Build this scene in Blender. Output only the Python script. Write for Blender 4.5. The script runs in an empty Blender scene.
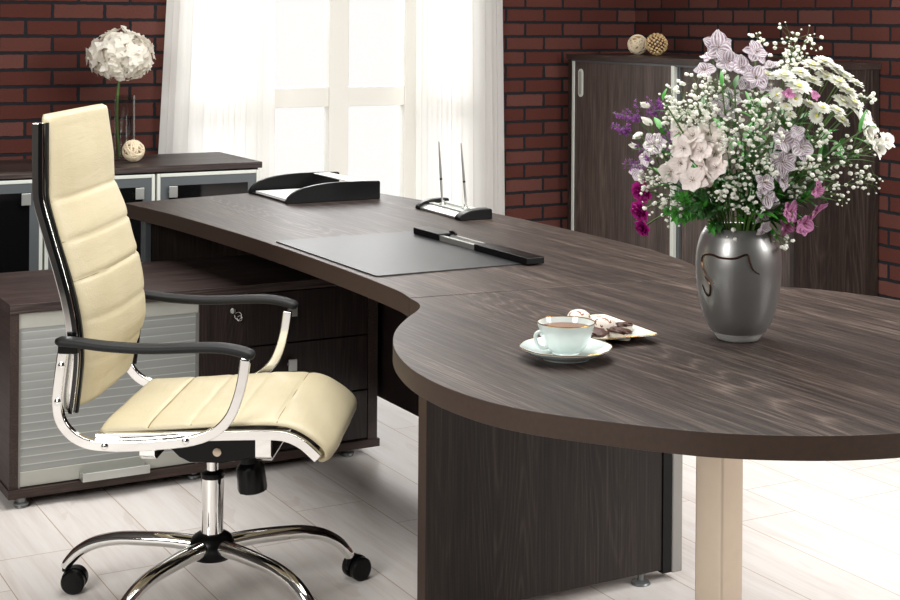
import bpy, bmesh, math, random
from mathutils import Vector, Matrix, noise
S = bpy.context.scene
COL = S.collection
PI = math.pi

# ---------------------------------------------------------------- camera
F_PX, PPX, PPY = 1505.15, 450.0, 18.19
YAW, ROLL, EYE = math.radians(29.064), math.radians(0.423), 1.4
fw = Vector((math.sin(YAW), math.cos(YAW), 0))
rt = Vector((math.cos(YAW), -math.sin(YAW), 0)); up = Vector((0, 0, 1))
r2 = rt*math.cos(ROLL) + up*math.sin(ROLL); u2 = -rt*math.sin(ROLL) + up*math.cos(ROLL)
cam_d = bpy.data.cameras.new('camera'); cam = bpy.data.objects.new('camera', cam_d); COL.objects.link(cam)
M = Matrix((r2, u2, -fw)).transposed().to_4x4(); M.translation = Vector((0, 0, EYE)); cam.matrix_world = M
cam_d.sensor_width = 36; cam_d.lens = F_PX/900*36; cam_d.shift_x = 0; cam_d.shift_y = -(300-PPY)/900
cam_d.clip_start = 0.05; cam_d.clip_end = 100
S.camera = cam
# ---------------------------------------------------------------- sky and lights
W = bpy.data.worlds.new('sky'); S.world = W; W.use_nodes = True
bg = W.node_tree.nodes['Background']; bg.inputs[0].default_value = (1.0, 0.985, 0.965, 1); bg.inputs[1].default_value = 1.08
def area(name, loc, target, sx, sy, power, color=(1, 1, 1)):
    d = bpy.data.lights.new(name, 'AREA'); d.shape = 'RECTANGLE'; d.size = sx; d.size_y = sy; d.energy = power; d.color = color
    o = bpy.data.objects.new(name, d); COL.objects.link(o); o.location = loc
    o.rotation_euler = (Vector(target)-Vector(loc)).to_track_quat('-Z', 'Y').to_euler()
    return o
area('ceiling_light', (1.9, 3.4, 2.82), (1.9, 3.4, 0), 2.4, 2.4, 122, (1, 0.985, 0.96))
area('studio_light_right', (4.1, 0.2, 2.2), (2.4, 3.4, 0.6), 1.4, 1.4, 98, (1, 0.985, 0.96))
area('studio_light_left', (-1.7, 1.4, 2.1), (1.4, 3.6, 0.6), 1.4, 1.4, 98, (1, 0.985, 0.96))
area('studio_light_background', (4.1, 2.4, 2.75), (3.3, 3.2, 0), 1.2, 1.2, 60, (1, 0.99, 0.97))
area('daylight_through_window', (3.0, 7.6, 2.4), (2.8, 4.0, 0.3), 2.0, 2.0, 90, (1, 1, 1))
S.view_settings.view_transform = 'Standard'; S.view_settings.look = 'None'
S.view_settings.gamma = 1; S.view_settings.use_curve_mapping = False
S.view_settings.exposure = 0.0

# ---------------------------------------------------------------- materials
def lin(c):
    return tuple(((v/255)/12.92 if v/255 <= .04045 else ((v/255+.055)/1.055)**2.4) for v in c) + (1,)
class NT:
    def __init__(s, name):
        s.m = bpy.data.materials.new(name); s.m.use_nodes = True; s.t = s.m.node_tree; s.t.nodes.clear()
        s.out = s.n('ShaderNodeOutputMaterial'); s.p = s.n('ShaderNodeBsdfPrincipled'); s.l(s.p.outputs[0], s.out.inputs[0])
    def n(s, typ, **kw):
        n = s.t.nodes.new(typ)
        for k, v in kw.items(): setattr(n, k, v)
        return n
    def l(s, a, b): s.t.links.new(a, b)
    def math(s, op, a, b=None, c=None):
        n = s.n('ShaderNodeMath', operation=op)
        for i, v in enumerate((a, b, c)):
            if v is None: continue
            if isinstance(v, (int, float)): n.inputs[i].default_value = v
            else: s.l(v, n.inputs[i])
        return n.outputs[0]
    def ramp(s, fac, stops):
        n = s.n('ShaderNodeValToRGB'); s.l(fac, n.inputs[0]); e = n.color_ramp.elements
        e[0].position, e[0].color = stops[0][0], stops[0][1]; e[1].position, e[1].color = stops[-1][0], stops[-1][1]
        for p, c in stops[1:-1]:
            x = e.new(p); x.color = c
        return n.outputs[0]
    def mix(s, fac, a, b, blend='MIX'):
        n = s.n('ShaderNodeMix', data_type='RGBA', blend_type=blend)
        if isinstance(fac, (int, float)): n.inputs[0].default_value = fac
        else: s.l(fac, n.inputs[0])
        for i, v in ((6, a), (7, b)):
            if isinstance(v, tuple): n.inputs[i].default_value = v
            else: s.l(v, n.inputs[i])
        return n.outputs[2]
    def noise(s, vec, scale, detail=3, rough=.55, dist=0):
        n = s.n('ShaderNodeTexNoise'); s.l(vec, n.inputs['Vector']); n.inputs['Scale'].default_value = scale
        n.inputs['Detail'].default_value = detail; n.inputs['Roughness'].default_value = rough; n.inputs['Distortion'].default_value = dist
        return n.outputs[0]
    def mapping(s, vec, scale=(1, 1, 1), loc=(0, 0, 0), rot=(0, 0, 0)):
        n = s.n('ShaderNodeMapping'); s.l(vec, n.inputs[0]); n.inputs[1].default_value = loc; n.inputs[2].default_value = rot; n.inputs[3].default_value = scale
        return n.outputs[0]
    def pos(s): return s.n('ShaderNodeNewGeometry').outputs['Position']
    def obj(s): return s.n('ShaderNodeTexCoord').outputs['Object']
    def bump(s, h, strength=.3, dist=.002):
        n = s.n('ShaderNodeBump'); n.inputs['Strength'].default_value = strength; n.inputs['Distance'].default_value = dist
        s.l(h, n.inputs['Height']); s.l(n.outputs[0], s.p.inputs['Normal'])
def setp(p, color=None, rough=.5, metal=0, spec=.5, **kw):
    if color is not None: p.inputs['Base Color'].default_value = color
    p.inputs['Roughness'].default_value = rough; p.inputs['Metallic'].default_value = metal
    p.inputs['Specular IOR Level'].default_value = spec
    for k, v in kw.items(): p.inputs[k].default_value = v
def plain(name, rgb, rough=.5, metal=0, spec=.5, nz=.06, scale=40, **kw):
    """simple procedural material: base colour gently varied by noise"""
    t = NT(name); c = lin(rgb); setp(t.p, c, rough, metal, spec, **kw)
    d = tuple(v*(1-nz) for v in c[:3])+(1,); b = tuple(min(1, v*(1+nz)) for v in c[:3])+(1,)
    t.l(t.mix(t.noise(t.obj(), scale), d, b), t.p.inputs['Base Color'])
    return t.m
def wood(name, dark, mid, light, axis='Y', rough=.42, spec=.4, scale=1.0, bump=.12, streak=.5):
    """dark stained oak: stretched fibres, cathedral figure and fine pores along one axis"""
    t = NT(name); setp(t.p, None, rough, 0, spec)
    v = t.obj()
    k = {'X': (.4, 22, 22), 'Y': (22, .4, 22), 'Z': (22, 22, .4)}[axis]
    st = t.mapping(v, tuple(a*scale for a in k))
    k2 = {'X': (.34, 4.2, 4.2), 'Y': (4.2, .34, 4.2), 'Z': (4.2, 4.2, .34)}[axis]
    fig = t.noise(t.mapping(v, tuple(a*scale for a in k2)), 1.5, 1.5, .4, .1)
    rings = t.math('FRACT', t.math('MULTIPLY', fig, 38.0))
    rings = t.math('POWER', t.math('MULTIPLY', t.math('ABSOLUTE', t.math('SUBTRACT', rings, .5)), 2), 2.5)
    msk = t.math('MULTIPLY', t.math('SUBTRACT', t.noise(t.mapping(v, k2, (3, 3, 3)), 1.1, 2, .5), .44), 7); msk.node.use_clamp = True
    rings = t.math('MULTIPLY', t.math('MULTIPLY', rings, msk), t.math('MULTIPLY', t.noise(t.mapping(v, k), 3, 3, .6), 1.5))
    fibre = t.noise(st, 9, 6, .7, .15)
    k3 = {'X': (6, 160, 160), 'Y': (160, 6, 160), 'Z': (160, 160, 6)}[axis]
    pores = t.noise(t.mapping(v, k3), 1.5, 2, .5)
    a = t.math('ADD', t.math('ADD', t.math('MULTIPLY', t.math('SUBTRACT', fibre, .5), 1.7), .40), t.math('MULTIPLY', rings, streak))
    a = t.math('ADD', a, t.math('MULTIPLY', t.math('SUBTRACT', pores, .5), .55))
    big = t.noise(t.mapping(v, {'X': (.25, 9, 9), 'Y': (9, .25, 9), 'Z': (9, 9, .25)}[axis]), 1.2, 2, .5)
    a = t.math('ADD', a, t.math('MULTIPLY', t.math('SUBTRACT', big, .5), .55))
    col = t.ramp(a, [(.22, lin(dark)), (.5, lin(mid)), (.82, lin(light))])
    t.l(col, t.p.inputs['Base Color'])
    t.p.inputs['Roughness'].default_value = rough
    t.bump(a, bump, .001)
    return t.m
MT = {}
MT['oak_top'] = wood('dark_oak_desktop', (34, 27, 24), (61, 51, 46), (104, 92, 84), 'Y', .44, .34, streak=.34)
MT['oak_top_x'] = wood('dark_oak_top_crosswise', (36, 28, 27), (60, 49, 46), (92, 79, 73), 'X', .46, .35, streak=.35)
MT['oak_edge'] = plain('oak_edge_banding', (60, 46, 38), .5, 0, .3, nz=.22, scale=90)
MT['oak_edge_x'] = wood('oak_edge_banding_crosswise', (40, 29, 25), (54, 41, 36), (70, 55, 48), 'X', .5, .35, streak=.1)
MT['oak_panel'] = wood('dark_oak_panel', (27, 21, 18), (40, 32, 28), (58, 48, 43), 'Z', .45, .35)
MT['oak_door'] = wood('dark_oak_cabinet_door', (54, 44, 41), (78, 66, 61), (108, 95, 88), 'Z', .45, .35, streak=.25)
MT['oak_carcass'] = wood('dark_oak_cabinet_carcass', (40, 30, 27), (56, 44, 40), (72, 58, 52), 'Y', .45, .35, streak=.2)
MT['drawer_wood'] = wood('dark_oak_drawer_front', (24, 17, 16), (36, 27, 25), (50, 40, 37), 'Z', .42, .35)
MT['satin'] = plain('satin_aluminium', (196, 198, 194), .32, .85, nz=.03)
MT['satin_white'] = plain('white_anodised_trim', (214, 218, 210), .4, .25, nz=.02)
MT['satin_dark'] = plain('brushed_grey_aluminium', (150, 149, 146), .38, .7, nz=.03)
MT['grey_frame'] = plain('grey_door_frame', (92, 97, 100), .35, .3, nz=.04)
MT['rail_grey'] = plain('pale_grey_rail', (176, 176, 168), .4, .35, nz=.03)
MT['chrome'] = plain('polished_chrome', (232, 232, 230), .05, 1.0, nz=.01)
MT['black_glass'] = plain('black_glass', (12, 12, 13), .06, 0, .6, nz=.2)
MT['black_plastic'] = plain('black_plastic', (8, 8, 9), .30, 0, .2, nz=.1)
MT['black_soft'] = plain('soft_black_armrest', (17, 18, 19), .55, 0, .3, nz=.1)
MT['black_leather'] = plain('black_leatherette', (16, 16, 17), .36, 0, .5, nz=.15, scale=300)
MT['paper'] = plain('white_paper', (240, 240, 238), .8, nz=.01)
MT['dark_gap'] = plain('dark_interior', (10, 8, 8), .8, nz=.1)
def leather():
    t = NT('cream_leather'); setp(t.p, None, .42, 0, .4)
    v = t.obj(); a = t.noise(v, 9, 4, .6); t.l(t.mix(a, lin((184, 172, 140)), lin((198, 188, 159))), t.p.inputs['Base Color'])
    vo = t.n('ShaderNodeTexVoronoi'); vo.inputs['Scale'].default_value = 260; t.l(v, vo.inputs['Vector'])
    wr = t.noise(t.mapping(v, (30, 4, 30)), 2.2, 3, .6, .4)
    t.bump(t.math('ADD', t.math('MULTIPLY', vo.outputs[0], .25), t.math('MULTIPLY', wr, 1.2)), .28, .003)
    return t.m
MT['leather'] = leather()
MT['leather_seam'] = plain('shaded_leather_seam', (128, 110, 78), .6, nz=.1)  # leather seam lines, darkened to carry the shading of the creases
def blotter():
    t = NT('grey_leather_blotter'); setp(t.p, lin((52, 53, 54)), .40, 0, .5)
    vo = t.n('ShaderNodeTexVoronoi'); vo.inputs['Scale'].default_value = 420; t.l(t.obj(), vo.inputs['Vector'])
    t.l(t.mix(t.noise(t.obj(), 5), lin((32, 33, 34)), lin((40, 41, 42))), t.p.inputs['Base Color'])
    t.bump(vo.outputs[0], .12, .0006); return t.m
MT['blotter'] = blotter()
def brick():
    t = NT('red_brick'); setp(t.p, None, .85, 0, .2)
    g = t.n('ShaderNodeSeparateXYZ'); t.l(t.pos(), g.inputs[0])
    u = t.math('ADD', t.math('SUBTRACT', g.outputs[0], g.outputs[1]), 6.45-1.6407)
    w = t.math('ADD', g.outputs[2], -1.382+21*.0715)
    wob = t.noise(t.pos(), 38, 2, .5); wob = t.math('MULTIPLY', t.math('SUBTRACT', wob, .5), .009)
    wob2 = t.noise(t.mapping(t.pos(), (1, 1, 1), (5, 3, 7)), 33, 2, .5); wob2 = t.math('MULTIPLY', t.math('SUBTRACT', wob2, .5), .007)
    c = t.n('ShaderNodeCombineXYZ'); t.l(t.math('ADD', u, wob), c.inputs[0]); t.l(t.math('ADD', w, wob2), c.inputs[1])
    b = t.n('ShaderNodeTexBrick'); b.offset = .5; b.offset_frequency = 2; b.squash = 1
    t.l(c.outputs[0], b.inputs['Vector'])
    b.inputs['Scale'].default_value = 1; b.inputs['Brick Width'].default_value = .2265; b.inputs['Row Height'].default_value = .0715
    b.inputs['Mortar Size'].default_value = .0074; b.inputs['Mortar Smooth'].default_value = .25; b.inputs['Bias'].default_value = -.3
    b.inputs['Color1'].default_value = lin((88, 46, 38)); b.inputs['Color2'].default_value = lin((120, 80, 72)); b.inputs['Mortar'].default_value = lin((30, 31, 35))
    n1 = t.noise(t.pos(), 120, 4, .7); n2 = t.noise(t.pos(), 6, 3, .6)
    col = t.mix(t.math('MULTIPLY', n1, .55), b.outputs['Color'], lin((52, 26, 22)))
    col = t.mix(t.math('MULTIPLY', n2, .35), col, lin((74, 36, 32)))
    col = t.mix(b.outputs['Fac'], col, lin((30, 31, 35)))
    t.l(col, t.p.inputs['Base Color'])
    h = t.math('ADD', t.math('MULTIPLY', t.math('SUBTRACT', 1, b.outputs['Fac']), 1.0), t.math('MULTIPLY', n1, .3))
    t.bump(h, .8, .008); return t.m
MT['brick'] = brick()
def planks():
    t = NT('white_laminate_planks'); setp(t.p, None, .38, 0, .45)
    g = t.n('ShaderNodeSeparateXYZ'); t.l(t.pos(), g.inputs[0])
    xr = t.math('DIVIDE', t.math('SUBTRACT', g.outputs[0], .8555), .2105)
    row = t.math('FLOOR', xr); fx = t.math('SUBTRACT', xr, row)
    par = t.math('MODULO', t.math('ADD', row, 40), 2)
    yo = t.math('ADD', t.math('SUBTRACT', g.outputs[1], 3.93), t.math('MULTIPLY', par, .215))
    big = t.math('MULTIPLY', t.math('GREATER_THAN', row, 6.5), .44)
    yr = t.math('DIVIDE', t.math('ADD', yo, big), 1.29)
    ci = t.math('FLOOR', yr); fy = t.math('SUBTRACT', yr, ci)
    dx = t.math('MULTIPLY', t.math('MINIMUM', fx, t.math('SUBTRACT', 1, fx)), .2105)
    dy = t.math('MULTIPLY', t.math('MINIMUM', fy, t.math('SUBTRACT', 1, fy)), 1.29)
    seam = t.math('LESS_THAN', t.math('MINIMUM', dx, dy), .0013)
    cc = t.n('ShaderNodeCombineXYZ'); t.l(row, cc.inputs[0]); t.l(ci, cc.inputs[1])
    wn = t.n('ShaderNodeTexWhiteNoise'); t.l(cc.outputs[0], wn.inputs[0])
    off = t.n('ShaderNodeVectorMath', operation='MULTIPLY_ADD'); t.l(wn.outputs['Color'], off.inputs[0]); off.inputs[1].default_value = (9, 9, 9); t.l(t.pos(), off.inputs[2])
    gr = t.noise(t.mapping(off.outputs[0], (14, 1.3, 1)), 1.6, 5, .6, .5)
    fine = t.noise(t.mapping(off.outputs[0], (90, 3, 1)), 1.5, 3, .6)
    knot = t.noise(t.mapping(off.outputs[0], (5, 2.2, 1)), 1.5, 2, .5, .8)
    a = t.math('ADD', t.math('MULTIPLY', gr, .7), t.math('MULTIPLY', fine, .3))
    col = t.ramp(a, [(.3, lin((212, 202, 196))), (.5, lin((228, 222, 217))), (.7, lin((236, 232, 228)))])
    col = t.mix(t.math('MULTIPLY', t.math('GREATER_THAN', knot, .68), .25), col, lin((196, 180, 168)))
    tone = t.math('ADD', t.math('MULTIPLY', wn.outputs['Value'], .12), .0)
    col = t.mix(tone, col, lin((205, 196, 190)))
    col = t.mix(seam, col, lin((176, 152, 130)))
    t.l(col, t.p.inputs['Base Color'])
    t.bump(t.math('SUBTRACT', t.math('MULTIPLY', a, .2), seam), .25, .001); return t.m
MT['planks'] = planks()
def sheer():
    t = NT('white_sheer_fabric'); setp(t.p, None, .9, 0, .1)
    w = t.noise(t.mapping(t.obj(), (220, 220, 220)), 1.5, 2, .5); t.l(t.mix(w, lin((238, 237, 233)), lin((250, 249, 246))), t.p.inputs['Base Color'])
    tr = t.n('ShaderNodeBsdfTranslucent'); tr.inputs[0].default_value = lin((250, 249, 246))
    tp = t.n('ShaderNodeBsdfTransparent')
    m1 = t.n('ShaderNodeMixShader'); m1.inputs[0].default_value = .45; t.l(t.p.outputs[0], m1.inputs[1]); t.l(tr.outputs[0], m1.inputs[2])
    m2 = t.n('ShaderNodeMixShader'); m2.inputs[0].default_value = .10; t.l(m1.outputs[0], m2.inputs[1]); t.l(tp.outputs[0], m2.inputs[2])
    t.l(m2.outputs[0], t.out.inputs[0]); return t.m
MT['sheer'] = sheer()
def thin_glass(name, tint=(1, 1, 1, 1), ior=1.45, frost=0):
    t = NT(name); t.t.nodes.remove(t.p)
    fr = t.n('ShaderNodeLayerWeight'); fr.inputs[0].default_value = .5
    tp = t.n('ShaderNodeBsdfTransparent'); tp.inputs[0].default_value = tint
    gl = t.n('ShaderNodeBsdfGlossy'); gl.inputs['Roughness'].default_value = .03
    m = t.n('ShaderNodeMixShader'); t.l(t.math('ADD', t.math('MULTIPLY', t.math('POWER', fr.outputs[1], 3.5), .7), .035), m.inputs[0]); t.l(tp.outputs[0], m.inputs[1]); t.l(gl.outputs[0], m.inputs[2])
    t.l(m.outputs[0], t.out.inputs[0]); return t.m
MT['pane'] = thin_glass('window_glass')
MT['vase_glass'] = thin_glass('clear_vase_glass', (.86, .87, .86, 1), 1.5)
MT['ceiling_paint'] = plain('dim_ceiling_paint', (96, 94, 92), .9, nz=.02)
MT['plaster'] = plain('grey_plaster', (84, 82, 80), .9, nz=.03)
MT['window_white'] = plain('white_window_paint', (230, 228, 220), .5, nz=.01)
def tambour():
    t = NT('grey_tambour_slats'); setp(t.p, None, .38, .45, .5)
    g = t.n('ShaderNodeSeparateXYZ'); t.l(t.pos(), g.inputs[0])
    f = t.math('FRACT', t.math('DIVIDE', g.outputs[2], .0236))
    line = t.math('LESS_THAN', f, .11)
    t.l(t.mix(line, lin((158, 160, 157)), lin((188, 194, 192))), t.p.inputs['Base Color'])
    pr = t.math('SINE', t.math('MULTIPLY', f, PI)); t.bump(pr, .5, .002); return t.m
MT['tambour'] = tambour()
def porcelain():
    t = NT('white_porcelain'); setp(t.p, lin((236, 242, 240)), .12, 0, .6, **{'Coat Weight': .6, 'Coat Roughness': .05})
    t.l(t.mix(t.noise(t.obj(), 20), lin((214, 226, 223)), lin((224, 234, 231))), t.p.inputs['Base Color']); return t.m
MT['porcelain'] = porcelain()
MT['gold'] = plain('gold_rim', (196, 150, 80), .25, .9, nz=.05)
MT['tea'] = plain('tea', (118, 64, 24), .05, 0, .6, nz=.1)
def meringue():
    t = NT('speckled_white_icing'); setp(t.p, None, .75, 0, .2)
    sp = t.math('GREATER_THAN', t.noise(t.obj(), 150, 2, .6), .60)
    t.l(t.mix(sp, lin((222, 211, 200)), lin((126, 76, 54))), t.p.inputs['Base Color']); t.bump(t.noise(t.obj(), 120), .4, .001); return t.m
MT['icing'] = meringue()
MT['choc'] = plain('chocolate', (70, 38, 26), .5, nz=.35, scale=160)
MT['cream'] = plain('cream_filling', (232, 220, 204), .7, nz=.05)
MT['rattan_pale'] = plain('pale_rattan', (238, 220, 190), .65, nz=.2, scale=60)
MT['rattan_brown'] = plain('golden_seed_pods', (176, 142, 96), .55, nz=.4, scale=50)
MT['seed_pods'] = plain('golden_seed_pods_pale', (206, 176, 128), .5, nz=.45, scale=40)
MT['brushed'] = plain('brushed_beige_metal', (206, 192, 174), .38, .8, nz=.05)
def smoke():
    t = NT('smoky_grey_glass'); setp(t.p, None, .36, .72, .6, **{'Coat Weight': .35, 'Coat Roughness': .05})
    t.l(t.mix(t.noise(t.obj(), 8), lin((128, 127, 126)), lin((144, 143, 141))), t.p.inputs['Base Color']); return t.m
MT['smoke'] = smoke()
MT['ornament'] = plain('dark_bronze_line', (70, 48, 34), .25, .8, nz=.4, scale=200)
MT['crystal'] = plain('clear_glass_foot', (205, 205, 202), .06, .5, .8, nz=.02)
# ---- flowers
MT['stem'] = plain('green_stem', (74, 104, 44), .5, nz=.25, scale=30)
MT['leaf'] = plain('green_leaf', (62, 138, 44), .42, nz=.35, scale=25)
MT['leaf_dark'] = plain('dark_green_leaf', (48, 96, 40), .45, nz=.35, scale=25)
def petal(name, base, vein, amount, rough=.55, trans=.25, vein_scale=30):
    t = NT(name); setp(t.p, None, rough, 0, .25)
    uv = t.n('ShaderNodeUVMap'); s = t.n('ShaderNodeSeparateXYZ'); t.l(uv.outputs[0], s.inputs[0])
    st = t.math('ABSOLUTE', t.math('SINE', t.math('MULTIPLY', s.outputs[0], vein_scale)))
    nz = t.noise(t.obj(), 90, 3, .6)
    mid = t.math('MULTIPLY', s.outputs[1], t.math('SUBTRACT', 1.15, s.outputs[1]))
    f = t.math('MULTIPLY', t.math('MULTIPLY', st, mid), t.math('MULTIPLY', nz, amount*5))
    f.node.use_clamp = True
    col = t.mix(f, lin(base), lin(vein)); t.l(col, t.p.inputs['Base Color'])
    tr = t.n('ShaderNodeBsdfTranslucent'); t.l(col, tr.inputs[0])
    m = t.n('ShaderNodeMixShader'); m.inputs[0].default_value = trans; t.l(t.p.outputs[0], m.inputs[1]); t.l(tr.outputs[0], m.inputs[2]); t.l(m.outputs[0], t.out.inputs[0])
    return t.m
MT['petal_lilac'] = petal('lilac_streaked_petal', (255, 251, 254), (112, 60, 100), .85, vein_scale=15)
MT['petal_blush'] = petal('blush_white_petal', (255, 251, 247), (226, 176, 168), .3, vein_scale=12)
MT['petal_pink'] = petal('mauve_pink_petal', (236, 170, 212), (150, 50, 120), .8, vein_scale=12)
MT['petal_white'] = petal('white_petal', (255, 255, 250), (240, 242, 214), .2)
MT['petal_magenta'] = petal('magenta_petal', (170, 28, 128), (110, 8, 80), .5)
MT['petal_violet'] = petal('violet_floret', (150, 86, 158), (104, 50, 118), .5)
MT['baby'] = petal('gypsophila_white', (255, 255, 246), (236, 240, 214), .15)
MT['hydrangea'] = petal('ivory_hydrangea_petal', (255, 252, 244), (240, 230, 208), .2, trans=.4)
MT['yolk'] = plain('yellow_green_centre', (214, 212, 90), .6, nz=.2, scale=200)
MT['stamen'] = plain('brown_stamen', (120, 70, 50), .6, nz=.2)
MT['grey_rubber'] = plain('grey_foot', (120, 124, 124), .35, .5, nz=.05)

# ---------------------------------------------------------------- mesh helpers
class MB:
    def __init__(s): s.bm = bmesh.new(); s.uv = s.bm.loops.layers.uv.new('UVMap')
    def box(s, a, b, mi=0):
        x0, y0, z0 = a; x1, y1, z1 = b
        v = [s.bm.verts.new(p) for p in ((x0,y0,z0),(x1,y0,z0),(x1,y1,z0),(x0,y1,z0),(x0,y0,z1),(x1,y0,z1),(x1,y1,z1),(x0,y1,z1))]
        for f in ((0,3,2,1),(4,5,6,7),(0,1,5,4),(1,2,6,5),(2,3,7,6),(3,0,4,7)):
            s.bm.faces.new([v[i] for i in f]).material_index = mi
        return s
    def prism(s, pts, z0, z1, side_mi=0, cap_mi=0, map=None):
        map = map or (lambda x, y, z: (x, y, z))
        lo = [s.bm.verts.new(map(x, y, z0)) for x, y in pts]; hi = [s.bm.verts.new(map(x, y, z1)) for x, y in pts]
        n = len(pts)
        s.bm.faces.new(hi).material_index = cap_mi; s.bm.faces.new(lo[::-1]).material_index = cap_mi
        for i in range(n):
            j = (i+1) % n; s.bm.faces.new((lo[i], lo[j], hi[j], hi[i])).material_index = side_mi
        return s
    def rings(s, rings, cap=True, closed=False, mi=0):
        R = [[s.bm.verts.new(p) for p in r] for r in rings]; n = len(R[0])
        m = len(R)
        for i in range(m if closed else m-1):
            a, b = R[i], R[(i+1) % m]
            for k in range(n):
                q = (k+1) % n; f = s.bm.faces.new((a[k], a[q], b[q], b[k])); f.material_index = mi; f.smooth = True
        if cap and not closed:
            s.bm.faces.new(R[0][::-1]).material_index = mi; s.bm.faces.new(R[-1]).material_index = mi
        return s
    def tube(s, path, rad, n=8, cap=True, closed=False, flat=None, mi=0):
        path = [Vector(p) for p in path]; m = len(path)
        if not isinstance(rad, (list, tuple)): rad = [rad]*m
        tans = []
        for i in range(m):
            if closed: d = path[(i+1) % m]-path[(i-1) % m]
            else: d = path[min(i+1, m-1)]-path[max(i-1, 0)]
            tans.append(d.normalized() if d.length > 1e-9 else Vector((0, 0, 1)))
        t0 = tans[0]; ref = Vector((0, 0, 1)) if abs(t0.z) < .9 else Vector((1, 0, 0))
        nx = t0.cross(ref).normalized(); rr = []
        for i in range(m):
            if i: 
                nx = (nx - tans[i]*nx.dot(tans[i]))
                nx = nx.normalized() if nx.length > 1e-9 else tans[i].orthogonal().normalized()
            ny = tans[i].cross(nx)
            fx = flat if flat else 1
            rr.append([path[i]+(nx*math.cos(2*PI*k/n)*rad[i]+ny*math.sin(2*PI*k/n)*rad[i]*fx) for k in range(n)])
        return s.rings(rr, cap, closed, mi)
    def lathe(s, prof, c=(0, 0, 0), n=32, cap=True, mi=0, wob=None):
        rr = []
        for r, z in prof:
            rr.append([(c[0]+(r*(wob(k/n, r) if wob else 1))*math.cos(2*PI*k/n), c[1]+(r*(wob(k/n, r) if wob else 1))*math.sin(2*PI*k/n), c[2]+z) for k in range(n)])
        return s.rings(rr, cap, mi=mi)
    def ball(s, c, r, sub=2, sq=(1, 1, 1), rough=0, seed=0, mi=0):
        g = bmesh.ops.create_icosphere(s.bm, subdivisions=sub, radius=1)
        c = Vector(c)
        for v in g['verts']:
            k = 1+rough*noise.noise(v.co*3+Vector((seed, 0, 0))) if rough else 1
            v.co = Vector((v.co.x*sq[0], v.co.y*sq[1], v.co.z*sq[2]))*r*k+c
        for v in g['verts']:
            for f in v.link_faces: f.smooth = True; f.material_index = mi
        return s
    def bar2d(s, path, thick, l0, l1, plane=lambda f, l, z: (f, l, z)):
        """flat bar: 2-D centre path (f,z), in-plane thickness, lateral extent l0..l1"""
        P = [Vector(p) for p in path]; m = len(P); rr = []
        th = thick if isinstance(thick, (list, tuple)) else [thick]*m
        for i in range(m):
            d = (P[min(i+1, m-1)]-P[max(i-1, 0)]).normalized(); nn = Vector((-d.y, d.x))*th[i]/2
            a, b = P[i]+nn, P[i]-nn
            rr.append([plane(a.x, l0, a.y), plane(a.x, l1, a.y), plane(b.x, l1, b.y), plane(b.x, l0, b.y)])
        return s.rings(rr)
    def petal(s, mat, L, Wd, curl=.3, cup=.25, nu=4, nv=6, tip=.6, ruffle=0, seed=0, mi=0):
        """petal growing along local +Y, curling towards +Z, transformed by mat"""
        g = []
        for j in range(nv+1):
            v = j/nv; w = Wd*.5*(math.sin(PI*min(1, v**tip*.93+.05))**.8+.02)
            row = []
            for i in range(nu+1):
                u = i/nu*2-1
                ang = curl*v
                y = L*(math.sin(ang)/ang*v if abs(ang) > 1e-4 else v); z = L*v*(1-math.cos(ang))/(ang if abs(ang) > 1e-4 else 1)
                z += cup*Wd*.5*u*u*math.sin(PI*min(v+.1, 1))
                if ruffle: z += ruffle*Wd*math.sin(u*5+v*7+seed)*v; y += ruffle*Wd*.4*math.cos(u*6+seed)*v
                row.append(s.bm.verts.new(mat @ Vector((u*w, y, z))))
            g.append(row)
        for j in range(nv):
            for i in range(nu):
                f = s.bm.faces.new((g[j][i], g[j][i+1], g[j+1][i+1], g[j+1][i])); f.smooth = True; f.material_index = mi
                for lp, (a, b) in zip(f.loops, ((i, j), (i+1, j), (i+1, j+1), (i, j+1))): lp[s.uv].uv = (a/nu, b/nv)
        return s
    def xform(s, mat): bmesh.ops.transform(s.bm, matrix=mat, verts=s.bm.verts); return s
    def build(s, name, mats, parent=None, world=True, bevel=0, angle=35, seg=2, loc=None):
        if not isinstance(mats, (list, tuple)): mats = [mats]
        off = Vector((0, 0, 0))
        if world and parent is not None:
            p = parent
            while p is not None: off += p.location; p = p.parent
        if loc is not None: off = off+Vector(loc)
        bmesh.ops.recalc_face_normals(s.bm, faces=s.bm.faces)
        if off.length: bmesh.ops.translate(s.bm, vec=-off, verts=s.bm.verts)
        me = bpy.data.meshes.new(name); s.bm.to_mesh(me); s.bm.free()
        for m in mats: me.materials.append(MT[m])
        me.shade_smooth(); me.set_sharp_from_angle(angle=math.radians(angle))
        o = bpy.data.objects.new(name, me); COL.objects.link(o)
        if parent is not None: o.parent = parent
        if loc is not None: o.location = loc
        if bevel:
            b = o.modifiers.new('bevel', 'BEVEL'); b.width = bevel; b.segments = seg; b.limit_method = 'ANGLE'; b.angle_limit = math.radians(35); b.harden_normals = True
        return o
def tag(o, label, cat=None, group=None, kind=None):
    if label: o['label'] = label
    if cat: o['category'] = cat
    if group: o['group'] = group
    if kind: o['kind'] = kind
    return o
def thing(name, label, cat, loc=(0, 0, 0), rz=0, group=None):
    o = bpy.data.objects.new(name, None); COL.objects.link(o); o.location = loc; o.rotation_euler = (0, 0, rz); o.empty_display_size = .1
    return tag(o, label, cat, group)
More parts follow.
